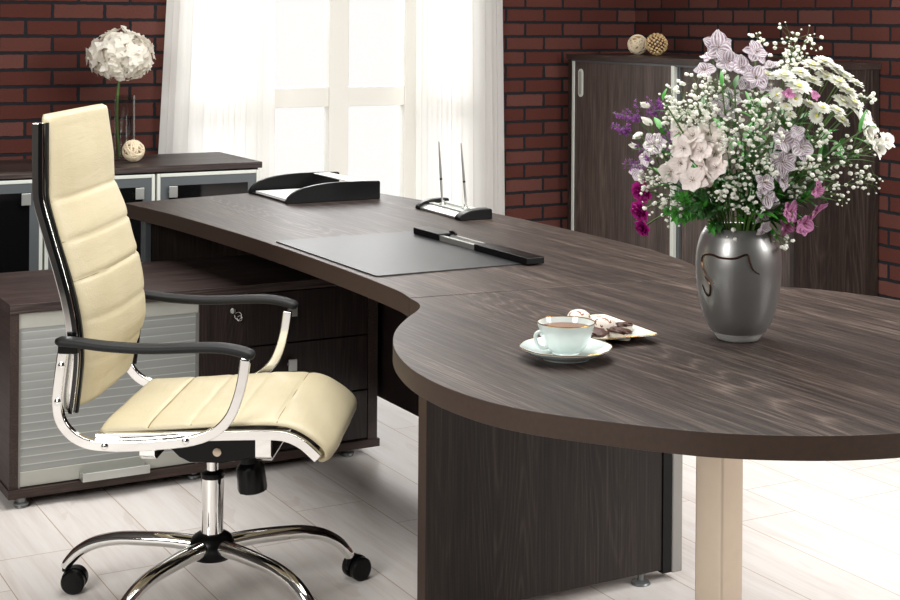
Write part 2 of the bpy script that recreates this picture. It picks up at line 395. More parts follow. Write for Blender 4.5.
def catmull(pts, sub=6, closed=False):
    P = [Vector(p) for p in pts]; n = len(P); out = []
    for i in range(n if closed else n-1):
        g = (lambda k: P[k % n]) if closed else (lambda k: P[max(0, min(n-1, k))])
        p0, p1, p2, p3 = g(i-1), g(i), g(i+1), g(i+2)
        for k in range(sub):
            t = k/sub
            out.append(.5*((2*p1)+(p2-p0)*t+(2*p0-5*p1+4*p2-p3)*t*t+(3*p1-p0-3*p2+p3)*t**3))
    if not closed: out.append(P[-1])
    return out
def rrect(x0, y0, x1, y1, r, n=4):
    o = []
    for cx, cy, a in ((x1-r, y1-r, 0), (x0+r, y1-r, 90), (x0+r, y0+r, 180), (x1-r, y0+r, 270)):
        for k in range(n+1):
            t = math.radians(a+90*k/n); o.append((cx+r*math.cos(t), cy+r*math.sin(t)))
    return o

# ================================================================ THE SETTING
WY, WX = 6.45, 4.70            # back wall and right wall inner faces
tag(MB().box((-2.5, -1.2, -.06), (WX+.12, WY+.12, 0)).build('floor', 'planks'), 'floor of pale white-washed planks', kind='structure')
m = MB()
WX0, WX1, WZ0, WZ1 = 2.18, 3.74, .12, 2.45      # window opening
m.box((-2.5, WY, 0), (WX0, WY+.12, 2.9)).box((WX1, WY, 0), (WX+.12, WY+.12, 2.9)).box((WX0, WY, 0), (WX1, WY+.12, WZ0)).box((WX0, WY, WZ1), (WX1, WY+.12, 2.9))
tag(m.build('wall_back', 'brick'), 'dark red brick back wall with black joints', kind='structure')
tag(MB().box((WX, -1.2, 0), (WX+.12, WY, 2.9)).build('wall_right', 'brick'), 'dark red brick right-hand wall', kind='structure')
tag(MB().box((-2.62, -1.2, 0), (-2.5, WY+.12, 2.9)).build('wall_left', 'plaster'), 'plain plaster left wall, out of view', kind='structure')
tag(MB().box((-2.62, -1.32, 0), (WX+.12, -1.2, 2.9)).build('wall_front', 'plaster'), 'plain plaster wall behind the camera', kind='structure')
tag(MB().box((-2.62, -1.32, 2.9), (WX+.12, WY+.12, 3.0)).build('ceiling', 'ceiling_paint'), 'plain ceiling, out of view', kind='structure')
win = thing('window_1', 'tall white window behind the sheer curtains', 'window', (2.98, WY+.05, WZ0))
del win['category']; win['kind'] = 'structure'
y0, y1 = WY+.02, WY+.08
m = MB().box((WX0, y0, WZ0), (WX0+.09, y1, WZ1)).box((WX1-.09, y0, WZ0), (WX1, y1, WZ1)).box((WX0+.09, y0, WZ0), (WX1-.09, y1, WZ0+.09)).box((WX0+.09, y0, WZ1-.09), (WX1-.09, y1, WZ1))
m.build('window_frame', 'window_white', win, bevel=.004)
MB().box((2.949, y0, WZ0+.09), (3.05, y1, WZ1-.09)).build('mullion', 'window_white', win, bevel=.004)
for a, b in ((2.555, 2.647), (3.349, 3.44)):
    MB().box((a, y0+.004, WZ0+.09), (b, y1-.004, WZ1-.09)).build('mullion', 'window_white', win, bevel=.004)
for a, b in ((WX0+.09, 2.555), (2.647, 2.949), (3.05, 3.349), (3.44, WX1-.09)):
    for z in (.978, 1.75):
        MB().box((a, y0+.006, z), (b, y1-.006, z+.092)).build('transom', 'window_white', win, bevel=.003)
    for z0, z1 in ((WZ0+.09, .978), (1.07, 1.75), (1.842, WZ1-.09)):
        MB().box((a, WY+.048, z0), (b, WY+.052, z1)).build('pane', 'pane', win)

def curtain(name, label, xa, xb, folds, seed, ztop=2.75, zbot=.02, lean=(0, 0)):
    m = MB(); nx = folds*10; nz = 26; g = []
    for j in range(nz+1):
        t = j/nz; z = zbot+(ztop-zbot)*t; row = []
        for i in range(nx+1):
            u = i/nx
            ph = u*folds*2*PI + .9*math.sin(u*7+seed) + .25*math.sin(t*3+u*5+seed)
            amp = .007*(.75+.25*math.sin(u*11+seed))*(1.1-.25*t)
            x = xa+(xb-xa)*u + lean[0]*t*(1-u)+lean[1]*t*u + .007*math.sin(ph*2+seed)
            row.append(m.bm.verts.new((x, 6.385+amp*math.sin(ph), z)))
        g.append(row)
    for j in range(nz):
        for i in range(nx):
            f = m.bm.faces.new((g[j][i], g[j][i+1], g[j+1][i+1], g[j+1][i])); f.smooth = True
    o = m.build(name, 'sheer'); return tag(o, label, 'curtain', 'sheer curtains')
curtain('curtain', 'white sheer curtain hanging left of the bare window panes, behind the low cabinets', 2.058, 2.64, 9, 1.3, lean=(.13, 0))
curtain('curtain', 'white sheer curtain hanging right of the window, next to the bare brick', 3.36, 3.868, 8, 4.1, lean=(0, -.06))

# ================================================================ LOW CABINET WITH GLASS DOORS (back left)
gx0, gx1, gy0, gy1 = .58, 2.353, 5.828, 6.33
cab = thing('glass_door_cabinet', 'long low dark cabinet with black glass doors against the brick wall at the left', 'cabinet', ((gx0+gx1)/2, (gy0+gy1)/2, 0))
MB().box((gx0, gy0-.004, .775), (gx1, gy1, .80)).build('top', 'oak_top_x', cab, bevel=.0015)
m = MB().box((gx0+.01, gy0+.025, 0), (gx0+.03, gy1, .775)).box((gx1-.028, gy0+.025, 0), (gx1-.008, gy1, .775)).box((gx0+.03, gy1-.02, 0), (gx1-.028, gy1, .775)).box((gx0+.03, gy0+.025, .04), (gx1-.028, gy1-.02, .06))
m.build('body', 'oak_panel', cab)
for k, (a, b, side) in enumerate(((1.905, 2.343, 'L'), (1.459, 1.897, 'R'), (1.013, 1.451, 'R'), (.585, 1.005, 'L'))):
    d = MB()
    z0, z1, t = .05, .768, .014
    d.box((a, gy0, z0), (a+t, gy0+.022, z1)).box((b-t, gy0, z0), (b, gy0+.022, z1)).box((a+t, gy0, z0), (b-t, gy0+.022, z0+t)).box((a+t, gy0, z1-t), (b-t, gy0+.022, z1))
    dr = d.build('door', 'satin_white', cab, bevel=.002)
    q = .036; e = t
    f = MB().box((a+e, gy0+.004, z0+e), (a+e+q, gy0+.014, z1-e)).box((b-e-q, gy0+.004, z0+e), (b-e, gy0+.014, z1-e)).box((a+e+q, gy0+.004, z0+e), (b-e-q, gy0+.014, z0+e+q)).box((a+e+q, gy0+.004, z1-e-q), (b-e-q, gy0+.014, z1-e))
    f.build('glass_border', 'grey_frame', dr)
    MB().box((a+e+q, gy0+.006, z0+e+q), (b-e-q, gy0+.012, z1-e-q)).build('glass', 'black_glass', dr)
    hx = a+.045 if side == 'L' else b-.085
    h = MB().box((hx, gy0-.016, .672), (hx+.036, gy0-.011, .718)).box((hx+.004, gy0-.011, .69), (hx+.032, gy0+.006, .70))
    h.build('handle', 'satin', dr, bevel=.002)

# ================================================================ TALL SLIDING-DOOR CABINET (right wall)
ty0, ty1, tx0 = 4.69, 6.36, 4.222
tc = thing('sliding_door_cabinet', 'tall dark wooden cabinet with sliding doors along the right-hand brick wall', 'cabinet', (4.46, 5.52, 0))
MB().box((tx0-.012, ty0-.004, 1.196), (WX-.004, ty1+.004, 1.225)).build('top', 'oak_carcass', tc, bevel=.0015)
m = MB().box((tx0, ty0, 0), (WX-.01, ty0+.024, 1.196)).box((tx0, ty1-.024, 0), (WX-.01, ty1, 1.196)).box((WX-.02, ty0+.024, 0), (WX-.01, ty1-.024, 1.196)).box((tx0+.045, ty0+.024, .06), (WX-.02, ty1-.024, .085)).box((tx0+.01, ty0+.024, 0), (tx0+.03, ty1-.024, .055))
m.build('body', 'oak_panel', tc)
d1 = MB().box((tx0+.004, 5.50, .06), (tx0+.022, 6.322, 1.193)).build('door', 'oak_door', tc, bevel=.001)
MB().box((tx0-.004, 6.302, .06), (tx0+.003, 6.322, 1.190)).build('edge_trim', 'satin_white', d1, bevel=.002)
MB().box((tx0-.004, 5.488, .06), (tx0+.016, 5.512, 1.190)).build('edge_trim', 'satin_white', d1, bevel=.002)
hp = rrect(6.232, 1.012, 6.272, 1.152, .019, 6)
m = MB().prism(hp, -.002, .0035, map=lambda y, z, t: (tx0+.003-t, y, z)); m.build('handle_plate', 'satin_white', d1, bevel=.001)
hp = rrect(6.241, 1.024, 6.263, 1.140, .010, 6)
MB().prism(hp, 0, .0052, map=lambda y, z, t: (tx0+.003-t, y, z)).build('finger_recess', 'rail_grey', d1)
d2 = MB().box((tx0+.026, 4.715, .06), (tx0+.042, 5.52, 1.193)).build('door', 'oak_door', tc)
MB().box((tx0+.017, 5.470, .06), (tx0+.026, 5.487, 1.190)).build('edge_trim', 'grey_frame', d2)
MB().box((tx0+.002, ty0+.024, 1.186), (tx0+.044, ty1-.024, 1.196)).build('door_rail', 'grey_frame', tc)

# ================================================================ LOW CABINET WITH TAMBOUR SHUTTER AND DRAWERS (left)
lx0, lx1, ly0, ly1 = .984, 2.147, 4.316, 4.872
lc = thing('side_cabinet', 'low dark wooden cabinet with grey shutter and drawers beside the swivel chair', 'cabinet', ((lx0+lx1)/2, (ly0+ly1)/2, 0))
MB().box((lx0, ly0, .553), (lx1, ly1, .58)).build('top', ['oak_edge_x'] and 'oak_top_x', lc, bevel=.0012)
m = MB().box((lx0+.002, ly0+.004, .055), (lx0+.027, ly1, .553)); m.build('side_panel', 'oak_carcass', lc)
MB().box((lx1-.036, ly0+.002, .055), (lx1-.003, ly1, .553)).build('side_panel', 'oak_carcass', lc)
MB().box((1.547, ly0+.006, .055), (1.558, ly1, .553)).build('divider_panel', 'drawer_wood', lc)
MB().box((lx0+.027, ly1-.015, .055), (lx1-.036, ly1, .553)).build('back_panel', 'oak_panel', lc)
MB().box((lx0-.002, ly0-.004, .03), (lx1+.004, ly1, .055)).build('base', 'oak_edge_x', lc, bevel=.001)
MB().box((lx0+.027, ly0+.012, .508), (1.547, ly0+.03, .553)).build('shutter_rail', 'rail_grey', lc, bevel=.001)
MB().box((lx0+.027, ly0+.008, .055), (lx0+.034, ly0+.03, .508)).build('shutter_track', 'satin_dark', lc)
MB().box((1.538, ly0+.008, .055), (1.547, ly0+.03, .508)).build('shutter_track', 'satin_dark', lc)
sh = MB().box((lx0+.034, ly0+.014, .10), (1.538, ly0+.026, .508)).build('shutter', 'tambour', lc)
MB().box((lx0+.034, ly0+.010, .058), (1.538, ly0+.024, .10)).build('shutter_end_bar', 'rail_grey', sh, bevel=.001)
hb = MB().box((1.187, ly0-.030, .058), (1.386, ly0-.026, .082)).box((1.187, ly0-.026, .058), (1.386, ly0+.010, .062)).box((1.187, ly0-.026, .062), (1.191, ly0+.010, .082)).box((1.382, ly0-.026, .062), (1.386, ly0+.010, .082))
hb.build('handle', 'satin', sh, bevel=.0008)
for z0, z1 in ((.392, .549), (.217, .387), (.060, .212)):
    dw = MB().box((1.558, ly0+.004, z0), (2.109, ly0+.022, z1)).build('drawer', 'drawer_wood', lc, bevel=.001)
    zc = (z0+z1)/2+.022
    MB().box((1.828, ly0-.020, zc-.018), (1.856, ly0-.015, zc+.018)).box((1.832, ly0-.015, zc-.004), (1.852, ly0+.004, zc+.004)).build('handle', 'satin', dw, bevel=.001)
    if z0 > .39:
        k = MB().lathe([(.008, 0), (.008, .004), (.007, .005)], n=20); k.xform(Matrix.Translation((1.652, ly0+.004, .505)) @ Matrix.Rotation(PI/2, 4, 'X'))
        k.build('lock', 'satin', dw)
        tag(thing('key', 'small key ring hanging from the lock of the top drawer', 'key', (1.652, ly0-.006, .505)), None)
        ky = COL.objects[-1] if False else bpy.data.objects['key']
        q = MB().box((1.6510, ly0-.010, .497), (1.6530, ly0-.001, .513)); q.build('key_blade', 'chrome', ky)
        q = MB(); q.tube([(1.664+.011*math.cos(a), ly0-.011, .492+.011*math.sin(a)) for a in [2*PI*i/20 for i in range(20)]], .0013, 6, closed=True); q.build('key_ring', 'chrome', ky)
        q = MB().box((1.668, ly0-.013, .460), (1.6695, ly0-.008, .482)); q.tube([(1.669+.008*math.cos(a), ly0-.0105, .484+.008*math.sin(a)) for a in [2*PI*i/16 for i in range(16)]], .002, 6, closed=True); q.build('spare_key', 'chrome', ky)
for fx, fy in ((1.024, 4.335), (2.06, 4.36), (1.024, 4.84), (2.06, 4.84), (1.545, 4.36)):
    MB().lathe([(.022, .008), (.022, .012), (.013, .016), (.013, .030)], (fx, fy, 0), 20).lathe([(.018, 0), (.020, .004), (.018, .008)], (fx, fy, 0), 20).build('foot', 'grey_rubber', lc)

# ================================================================ DESK
def catm2(pts, sub=6, closed=False): return [tuple(p) for p in catmull([(x, y, 0) for x, y in pts], sub, closed)]
DZ, DT = .75, .048
near = [(1.62, 3.098), (1.637, 3.19), (1.647, 3.38), (1.652, 3.62), (1.652, 3.85), (1.649, 4.0), (1.640, 4.257), (1.606, 4.735), (1.553, 5.115)]
far = [(2.40, 5.275), (2.465, 5.10), (2.505, 4.872), (2.567, 4.473), (2.583, 4.047), (2.581, 3.708), (2.574, 3.504), (2.555, 3.359), (2.515, 3.189), (2.46, 3.085), (2.425, 3.0165)]
main = [p[:2] for p in catm2(near, 6)] + [p[:2] for p in catm2(far, 6)]
desk = thing('executive_desk', 'long dark oak executive desk with curved front edge and panel legs', 'desk', (2.05, 4.1, 0))
def slab(name, pts, z0, z1, parent):
    a = sum(pts[i][0]*pts[(i+1) % len(pts)][1]-pts[(i+1) % len(pts)][0]*pts[i][1] for i in range(len(pts)))
    if a < 0: pts = pts[::-1]
    return MB().prism(pts, z0, z1, 1, 0).build(name, ['oak_top', 'oak_edge'], parent, bevel=.0015)
slab('desktop', main, DZ-DT, DZ, desk)
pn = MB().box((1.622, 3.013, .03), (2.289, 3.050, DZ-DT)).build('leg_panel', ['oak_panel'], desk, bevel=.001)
MB().box((1.6205, 3.0125, .03), (1.6225, 3.0505, DZ-DT)).build('edge_strip', 'oak_edge', pn)
MB().box((2.289, 3.009, .022), (2.318, 3.052, DZ-DT)).build('leg_post', 'black_plastic', pn, bevel=.001)
MB().box((2.316, 3.006, .020), (2.348, 3.056, DZ-DT)).build('leg_trim', 'satin_dark', pn, bevel=.004)
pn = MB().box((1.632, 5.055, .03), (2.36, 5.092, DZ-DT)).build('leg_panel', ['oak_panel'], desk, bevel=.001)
MB().box((1.608, 5.050, .02), (1.632, 5.098, DZ-DT)).build('leg_trim', 'grey_frame', pn, bevel=.003)
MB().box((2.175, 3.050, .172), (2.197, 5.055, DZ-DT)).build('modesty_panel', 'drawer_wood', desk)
for fx, fy in ((2.238, 3.032), (1.70, 3.032), (2.25, 5.074), (1.70, 5.074)):
    MB().lathe([(.024, 0), (.025, .002), (.022, .006), (.008, .009), (.008, .032)], (fx, fy, 0), 24).build('levelling_foot', 'grey_rubber', desk)

rnd = [(2.425, 3.010), (2.432, 2.95), (2.455, 2.885), (2.50, 2.82), (2.56, 2.742), (2.612, 2.62), (2.640, 2.47), (2.640, 2.30), (2.595, 2.11), (2.50, 1.94), (2.36, 1.81), (2.19, 1.735), (2.00, 1.705), (1.88, 1.713), (1.781, 1.731), (1.700, 1.757), (1.629, 1.792), (1.564, 1.834), (1.505, 1.884), (1.450, 1.948), (1.405, 2.008), (1.364, 2.066), (1.330, 2.123), (1.302, 2.196), (1.287, 2.29), (1.286, 2.38), (1.298, 2.48), (1.333, 2.604), (1.382, 2.715), (1.441, 2.811), (1.509, 2.896), (1.562, 2.953), (1.592, 2.994), (1.609, 3.035), (1.6185, 3.094)]
rp = [p[:2] for p in catm2(rnd, 5)]
ext = thing('round_desk_extension', 'round-ended dark oak meeting extension joined to the long desk, carrying the cup and bouquet', 'table', (1.95, 2.3, 0))
slab('tabletop', rp, DZ-.040, DZ, ext)
lp = MB().prism(rrect(-.0325, -.0325, .0325, .0325, .006, 3), 0, DZ-.040)
lp.xform(Matrix.Translation((1.816, 2.216, 0)) @ Matrix.Rotation(math.radians(12.4), 4, 'Z')); lp.build('leg', 'brushed', ext)

# ================================================================ SWIVEL CHAIR (local frame: +x forward, +y far side)
chair = thing('swivel_chair', 'cream leather high-back swivel chair with chrome frame on black casters', 'chair', (1.261, 3.391, 0), math.radians(-32.7))
def cushion(name, prof, seams, hw, thick, puff, side, mat, parent, hwfn=None, crown=lambda s: 0):
    """prof: list of (f,z) along the length of the seating surface; side: sign of the normal; seams: fractions"""
    P = catmull([(f, z, 0) for f, z in prof], 14)
    L = [0]
    for i in range(1, len(P)): L.append(L[-1]+(P[i]-P[i-1]).length)
    T = L[-1]; N = 110
    def at(s):
        s *= T
        for i in range(1, len(P)):
            if L[i] >= s-1e-9:
                k = (s-L[i-1])/max(1e-9, L[i]-L[i-1]); return P[i-1].lerp(P[i], k)
        return P[-1]
    cuts = [0]+list(seams)+[1]; m = MB(); F, B = [], []
    us = [-1, -.985, -.95, -.9, -.8, -.6, -.4, -.2, 0, .2, .4, .6, .8, .9, .95, .985, 1]
    for j in range(N+1):
        s = j/N; c = at(s); tend = min(1, .35+min(s, 1-s)/.014); d = (at(min(1, s+.004))-at(max(0, s-.004))).normalized(); nn = Vector((-d.y, d.x, 0))*side
        k = max(i for i in range(len(cuts)-1) if cuts[i] <= s+1e-9); a, b = cuts[k], cuts[k+1]; t = (s-a)/(b-a)
        seg = (b-a)*T
        dome = (1-abs(2*t-1)**8)**.5*puff
        rf, rb = [], []
        for u in us:
            edge = (1-abs(u)**8)**.5 if abs(u) < 1 else 0
            w = (hwfn(s) if hwfn else hw) - .014*max(0, 1-min(s, 1-s)/.022)**2.2
            h = (thick*.5+dome)*edge*tend + .0008*math.sin(u*9+j*.3)*edge + crown(s)*(1-abs(u)**3.5)
            o = c+nn*h; q = c-nn*(thick*.5)*(edge*.9+.1)
            rf.append(m.bm.verts.new((o.x, u*w, o.y))); rb.append(m.bm.verts.new((q.x, u*w, q.y)))
        F.append(rf); B.append(rb)
    n = len(us)
    for j in range(N):
        for i in range(n-1):
            m.bm.faces.new((F[j][i], F[j][i+1], F[j+1][i+1], F[j+1][i])).smooth = True
            m.bm.faces.new((B[j][i], B[j+1][i], B[j+1][i+1], B[j][i+1])).smooth = True
        m.bm.faces.new((F[j][0], F[j+1][0], B[j+1][0], B[j][0])); m.bm.faces.new((F[j][-1], B[j][-1], B[j+1][-1], F[j+1][-1]))
    for i in range(n-1):
        m.bm.faces.new((F[0][i], B[0][i], B[0][i+1], F[0][i+1])); m.bm.faces.new((F[N][i], F[N][i+1], B[N][i+1], B[N][i]))
    o = m.build(name, mat, parent, world=False, angle=70)
    sm = MB()
    for s in seams:
        c = at(s); d = (at(s+.004)-at(s-.004)).normalized(); nn = Vector((-d.y, d.x, 0))*side; w = hwfn(s) if hwfn else hw; Q = []
        for i in range(25):
            u = -.985+1.97*i/24; e = (1-abs(u)**8)**.5; q = c+nn*(thick*.5*e+crown(s)*(1-abs(u)**3.5)+.0003); Q.append((q.x, u*w, q.y))
        sm.tube(Q, .0018, 5)
    sm.build('seams', 'leather_seam', o, world=False)
    return o
bprof = [(-.350, 1.177), (-.343, 1.12), (-.338, 1.06), (-.335, .985), (-.312, .905), (-.296, .83), (-.279, .76), (-.271, .70), (-.269, .65), (-.274, .60), (-.282, .555), (-.288, .520)]
cushion('backrest', bprof, [.295, .435, .572, .705, .84], .232, .026, .0085, 1, 'leather', chair, lambda s: .231+.008*math.sin(PI*min(1, s*1.05)), lambda s: .042*min(1, max(0, (s-.05)/.5))*min(1, max(.35, (1-s)/.22)))
sprof = [(-.218, .472), (-.16, .476), (-.10, .480), (.0, .488), (.10, .496), (.18, .498), (.225, .490), (.262, .470), (.288, .448), (.295, .434), (.289, .424), (.272, .420)]
cushion('seat', sprof, [.20, .37, .54, .71], .237, .018, .006, 1, 'leather', chair)
def mirror_bar(name, path, thick, c, w, mat, sub=8, bev=.003):
    for s in (-1, 1):
        P = [tuple(p) for p in catmull([(f, z, 0) for f, z in path], sub)]
        P = [(p[0], p[1]) for p in P]
        MB().bar2d(P, thick, s*c-w/2, s*c+w/2).build(name, mat, chair, world=False, bevel=bev)
mirror_bar('back_rail', [(-.356, 1.161), (-.356, 1.10), (-.355, 1.03), (-.352, .984), (-.331, .911), (-.306, .83), (-.287, .76), (-.276, .70), (-.272, .64), (-.276, .58), (-.284, .515)], .026, .243, .016, 'chrome')
br = [(-.349, 1.160), (-.349, 1.10), (-.348, 1.03), (-.345, .984), (-.324, .911), (-.299, .83), (-.280, .76), (-.269, .70), (-.265, .64), (-.269, .58), (-.277, .515)]
mirror_bar('rail_shade_strip', br, .009, .244, .0165, 'black_glass', bev=0)  # black strip painted in for the dark gap and reflection along the rail
mirror_bar('rail_gap_shade', [(f+.011, z) for f, z in br], .006, .238, .010, 'black_plastic', bev=0)  # black strip in place of the shaded gap between rail and cushion
mirror_bar('seat_rail', [(-.218, .463), (-.10, .467), (.0, .472), (.10, .477), (.18, .479), (.215, .474), (.243, .461), (.263, .445), (.279, .430)], .021, .249, .016, 'chrome')
loop = [(-.285, .672), (-.291, .63), (-.297, .58), (-.299, .55), (-.295, .516), (-.282, .490), (-.258, .468), (-.225, .455), (-.18, .4515), (-.13, .453), (-.07, .458), (-.01, .466), (.03, .477), (.062, .495), (.086, .522), (.101, .555), (.113, .600), (.120, .650)]
for s in (-1, 1):
    P = [(p[0], p[1]) for p in catmull([(f, z, 0) for f, z in loop], 8)]
    lo = MB().bar2d(P, .0225, s*.270-.009, s*.270+.009).build('arm_frame', 'chrome', chair, world=False, bevel=.004)
    for f, z in ((-.288, .628), (-.296, .548), (-.19, .452), (-.01, .468)):
        b = MB().lathe([(.0075, 0), (.0078, .002), (.005, .004), (.001, .0048)], n=14)
        b.xform(Matrix.Translation((f, s*.279, z)) @ Matrix.Rotation(PI/2*(1 if s < 0 else -1), 4, 'X')); b.build('bolt', 'chrome', lo, world=False)
    pp = catmull([(-.298, .684, 0), (-.25, .681, 0), (-.18, .674, 0), (-.09, .671, 0), (.02, .676, 0), (.07, .676, 0), (.11, .670, 0), (.142, .660, 0)], 8)
    m = MB(); rr = []
    NP = len(pp)
    for i, p in enumerate(pp):
        d = (pp[min(i+1, NP-1)]-pp[max(i-1, 0)]).normalized(); nn = Vector((-d.y, d.x, 0))
        e = min(1, .55+.45*min(i, NP-1-i)/2.5)
        hw, hh = .024*e*(.82+.18*min(1, i/14)), .0103*e
        ring = []
        for k in range(16):
            a = 2*PI*k/16; ca, sa = math.cos(a), math.sin(a)
            x = math.copysign(abs(ca)**.7, ca)*hw; y = math.copysign(abs(sa)**.7, sa)*hh
            q = p+nn*y; ring.append((q.x, s*.286+x, q.y))
        rr.append(ring)
    ap = m.rings(rr).build('armrest', 'black_soft', chair, world=False, angle=60)
    MB().box((-.296, s*.270-.013, .654), (-.252, s*.270+.013, .674)).build('arm_bracket', 'black_plastic', ap, world=False, bevel=.003)
for f, z0, z1 in ((-.105, .412, .462), (.155, .415, .470)):
    m = MB()
    P = [(f, .245, z1), (f, .243, z0+.012), (f, .225, z0), (f, -.225, z0), (f, -.243, z0+.012), (f, -.245, z1)]
    for i in range(len(P)-1):
        pass
    rr = [[(f-.017, y, z), (f+.017, y, z), (f+.017, y*.985, z+.004), (f-.017, y*.985, z+.004)] for _, y, z in P]
    m.rings(rr).build('cross_strap', 'chrome', chair, world=False)
m = MB()
body = [(-.20, .424), (-.12, .424), (.12, .422), (.135, .41), (.11, .375), (.03, .360), (-.05, .360), (-.075, .372), (-.10, .395), (-.19, .408)]
m.prism(body, -.075, .075, map=lambda f, z, l: (f, l, z)); mech = m.build('tilt_mechanism', 'black_plastic', chair, world=False, bevel=.006)
b = MB().lathe([(.010, 0), (.010, .003), (.006, .004)], n=18); b.xform(Matrix.Translation((.016, -.075, .387)) @ Matrix.Rotation(PI/2, 4, 'X')); b.build('pivot_bolt', 'brushed', mech, world=False)
kn = MB(); kn.lathe([(.024, .0), (.033, .004), (.0345, .012), (.033, .060), (.030, .066), (.024, .072), (.022, .11)], n=40, wob=lambda k, r: 1+.018*(1 if (int(k*40) % 4) < 2 else -1) if .03 < r < .036 else 1)
kn.xform(Matrix.Translation((.086, 0, .272)) @ Matrix.Rotation(math.radians(-6), 4, 'Y')); kn.build('tension_knob', 'black_plastic', mech, world=False, angle=25)
lv = MB().tube([(.02, -.06, .40), (.02, -.17, .398), (.02, -.20, .396)], .0045, 10); 
MB().tube([(.02, .06, .40), (.02, .18, .398), (.02, .27, .39)], .0045, 10).build('height_lever', 'black_plastic', mech, world=False); lv.bm.free()
BX, BY = -.015, .017
gl = MB().lathe([(.014, .30), (.014, .375)], (BX, BY, 0), n=24).build('gas_lift', 'chrome', chair, world=False)
MB().lathe([(.0275, .300), (.0285, .304), (.0275, .312), (.018, .317), (.0145, .318)], (BX, BY, 0), n=32).build('collar', 'black_plastic', gl, world=False)
MB().lathe([(.0265, .160), (.0265, .302)], (BX, BY, 0), n=32).build('column', 'chrome', gl, world=False)
MB().lathe([(.032, .106), (.045, .110), (.052, .121), (.054, .136), (.052, .150), (.045, .161), (.034, .168), (.0275, .170)], (BX, BY, 0), n=40).build('hub', 'black_plastic', chair, world=False)
AF = -32.7
for k, a in enumerate((141, 215, 288, 356, 69)):
    t = math.radians(a-AF); d = Vector((math.cos(t), math.sin(t), 0)); nn = Vector((-d.y, d.x, 0))
    P = catmull([(.045, .140, 0), (.10, .143, 0), (.17, .142, 0), (.23, .138, 0), (.285, .124, 0), (.325, .101, 0), (.352, .072, 0), (.358, .060, 0)], 5)
    m = MB(); rr = []; NP = len(P)
    for i, p in enumerate(P):
        q = P[min(i+1, NP-1)]-P[max(i-1, 0)]; q.normalize(); n2 = Vector((-q.y, q.x, 0)); c = d*p.x*(1.035 if k != 3 else .985)+Vector((BX, BY, p.y)); v = d*n2.x+Vector((0, 0, n2.y))
        f = i/(NP-1); w = .0225-.0085*f; h = .0190-.0070*f
        rr.append([c+nn*math.cos(2*PI*j/14)*w+v*math.sin(2*PI*j/14)*h for j in range(14)])
    leg = m.rings(rr).build('leg', 'chrome', chair, world=False)
    # caster: hood and two wheels, swivelled a little differently on each leg
    sw = t + (PI*1.06, PI*.7, PI*1.2, .25, PI*.9)[k]
    cd = Vector((math.cos(sw), math.sin(sw), 0)); ca = Vector((-cd.y, cd.x, 0)); re = .370 if k != 3 else .353; base = d*re+cd*.021+Vector((BX, BY, 0))
    m = MB()
    for s in (-1, 1):
        w = MB(); w.lathe([(.012, -.011), (.025, -.010), (.0288, -.006), (.0288, .006), (.025, .010), (.012, .011)], n=28)
        mt = Matrix((ca.to_4d(), Vector((0, 0, 1, 0)), cd.to_4d(), Vector((0, 0, 0, 1)))).transposed()
        for i in range(3): pass
        rot = Matrix((cd, Vector((0, 0, 1)), ca)).transposed().to_4x4()
        w.xform(Matrix.Translation(base+ca*s*.017+Vector((0, 0, .0290))) @ rot); w.build('caster_wheel', 'black_plastic', leg, world=False)
    arc = [(.031*math.cos(x), .029+.031*math.sin(x)) for x in [math.radians(g) for g in range(10, 200, 19)]]
    hd = MB(); hd.prism(arc, -.0065, .0065, map=lambda x, z, l: tuple(base+cd*x+ca*l+Vector((0, 0, z))))
    hd.lathe([(.0095, .05), (.0095, .068)], tuple(d*re+Vector((BX, BY, 0))), 16); hd.build('caster_hood', 'black_plastic', leg, world=False, bevel=.001)
    m.bm.free()

# ================================================================ THINGS ON THE DESK
TZ = DZ
# letter tray
tr = thing('letter_tray', 'black letter tray with curved side walls holding white paper at the far desk end', 'letter tray', (2.23, 5.02, TZ))
wall = [(2.044, .7505), (2.045, .760), (2.052, .772), (2.064, .783), (2.085, .795), (2.115, .804), (2.153, .811), (2.20, .816), (2.25, .818), (2.33, .8175), (2.404, .815), (2.408, .811), (2.408, .7505)]
for ya, yb in ((4.838, 4.853), (5.185, 5.20)):
    MB().prism(wall, ya, yb, map=lambda x, z, y: (x, y, z)).build('side_wall', 'black_plastic', tr, bevel=.002)
m = MB(); pts = [(2.050, 4.853), (2.050, 4.90), (2.058, 4.93), (2.070, 4.95), (2.070, 5.09), (2.058, 5.11), (2.050, 5.14), (2.050, 5.185), (2.395, 5.185), (2.395, 4.853)]
m.prism(pts[::-1], .7505, .7555).build('tray_base', 'black_plastic', tr)
MB().box((2.298, 4.853, .8125), (2.366, 5.185, .8155)).build('top_bar', 'satin', tr, bevel=.001)
tag(MB().box((2.056, 4.860, .7560), (2.355, 5.150, .7640)).build('paper_stack', 'paper'), 'stack of white paper lying in the black letter tray', 'paper')
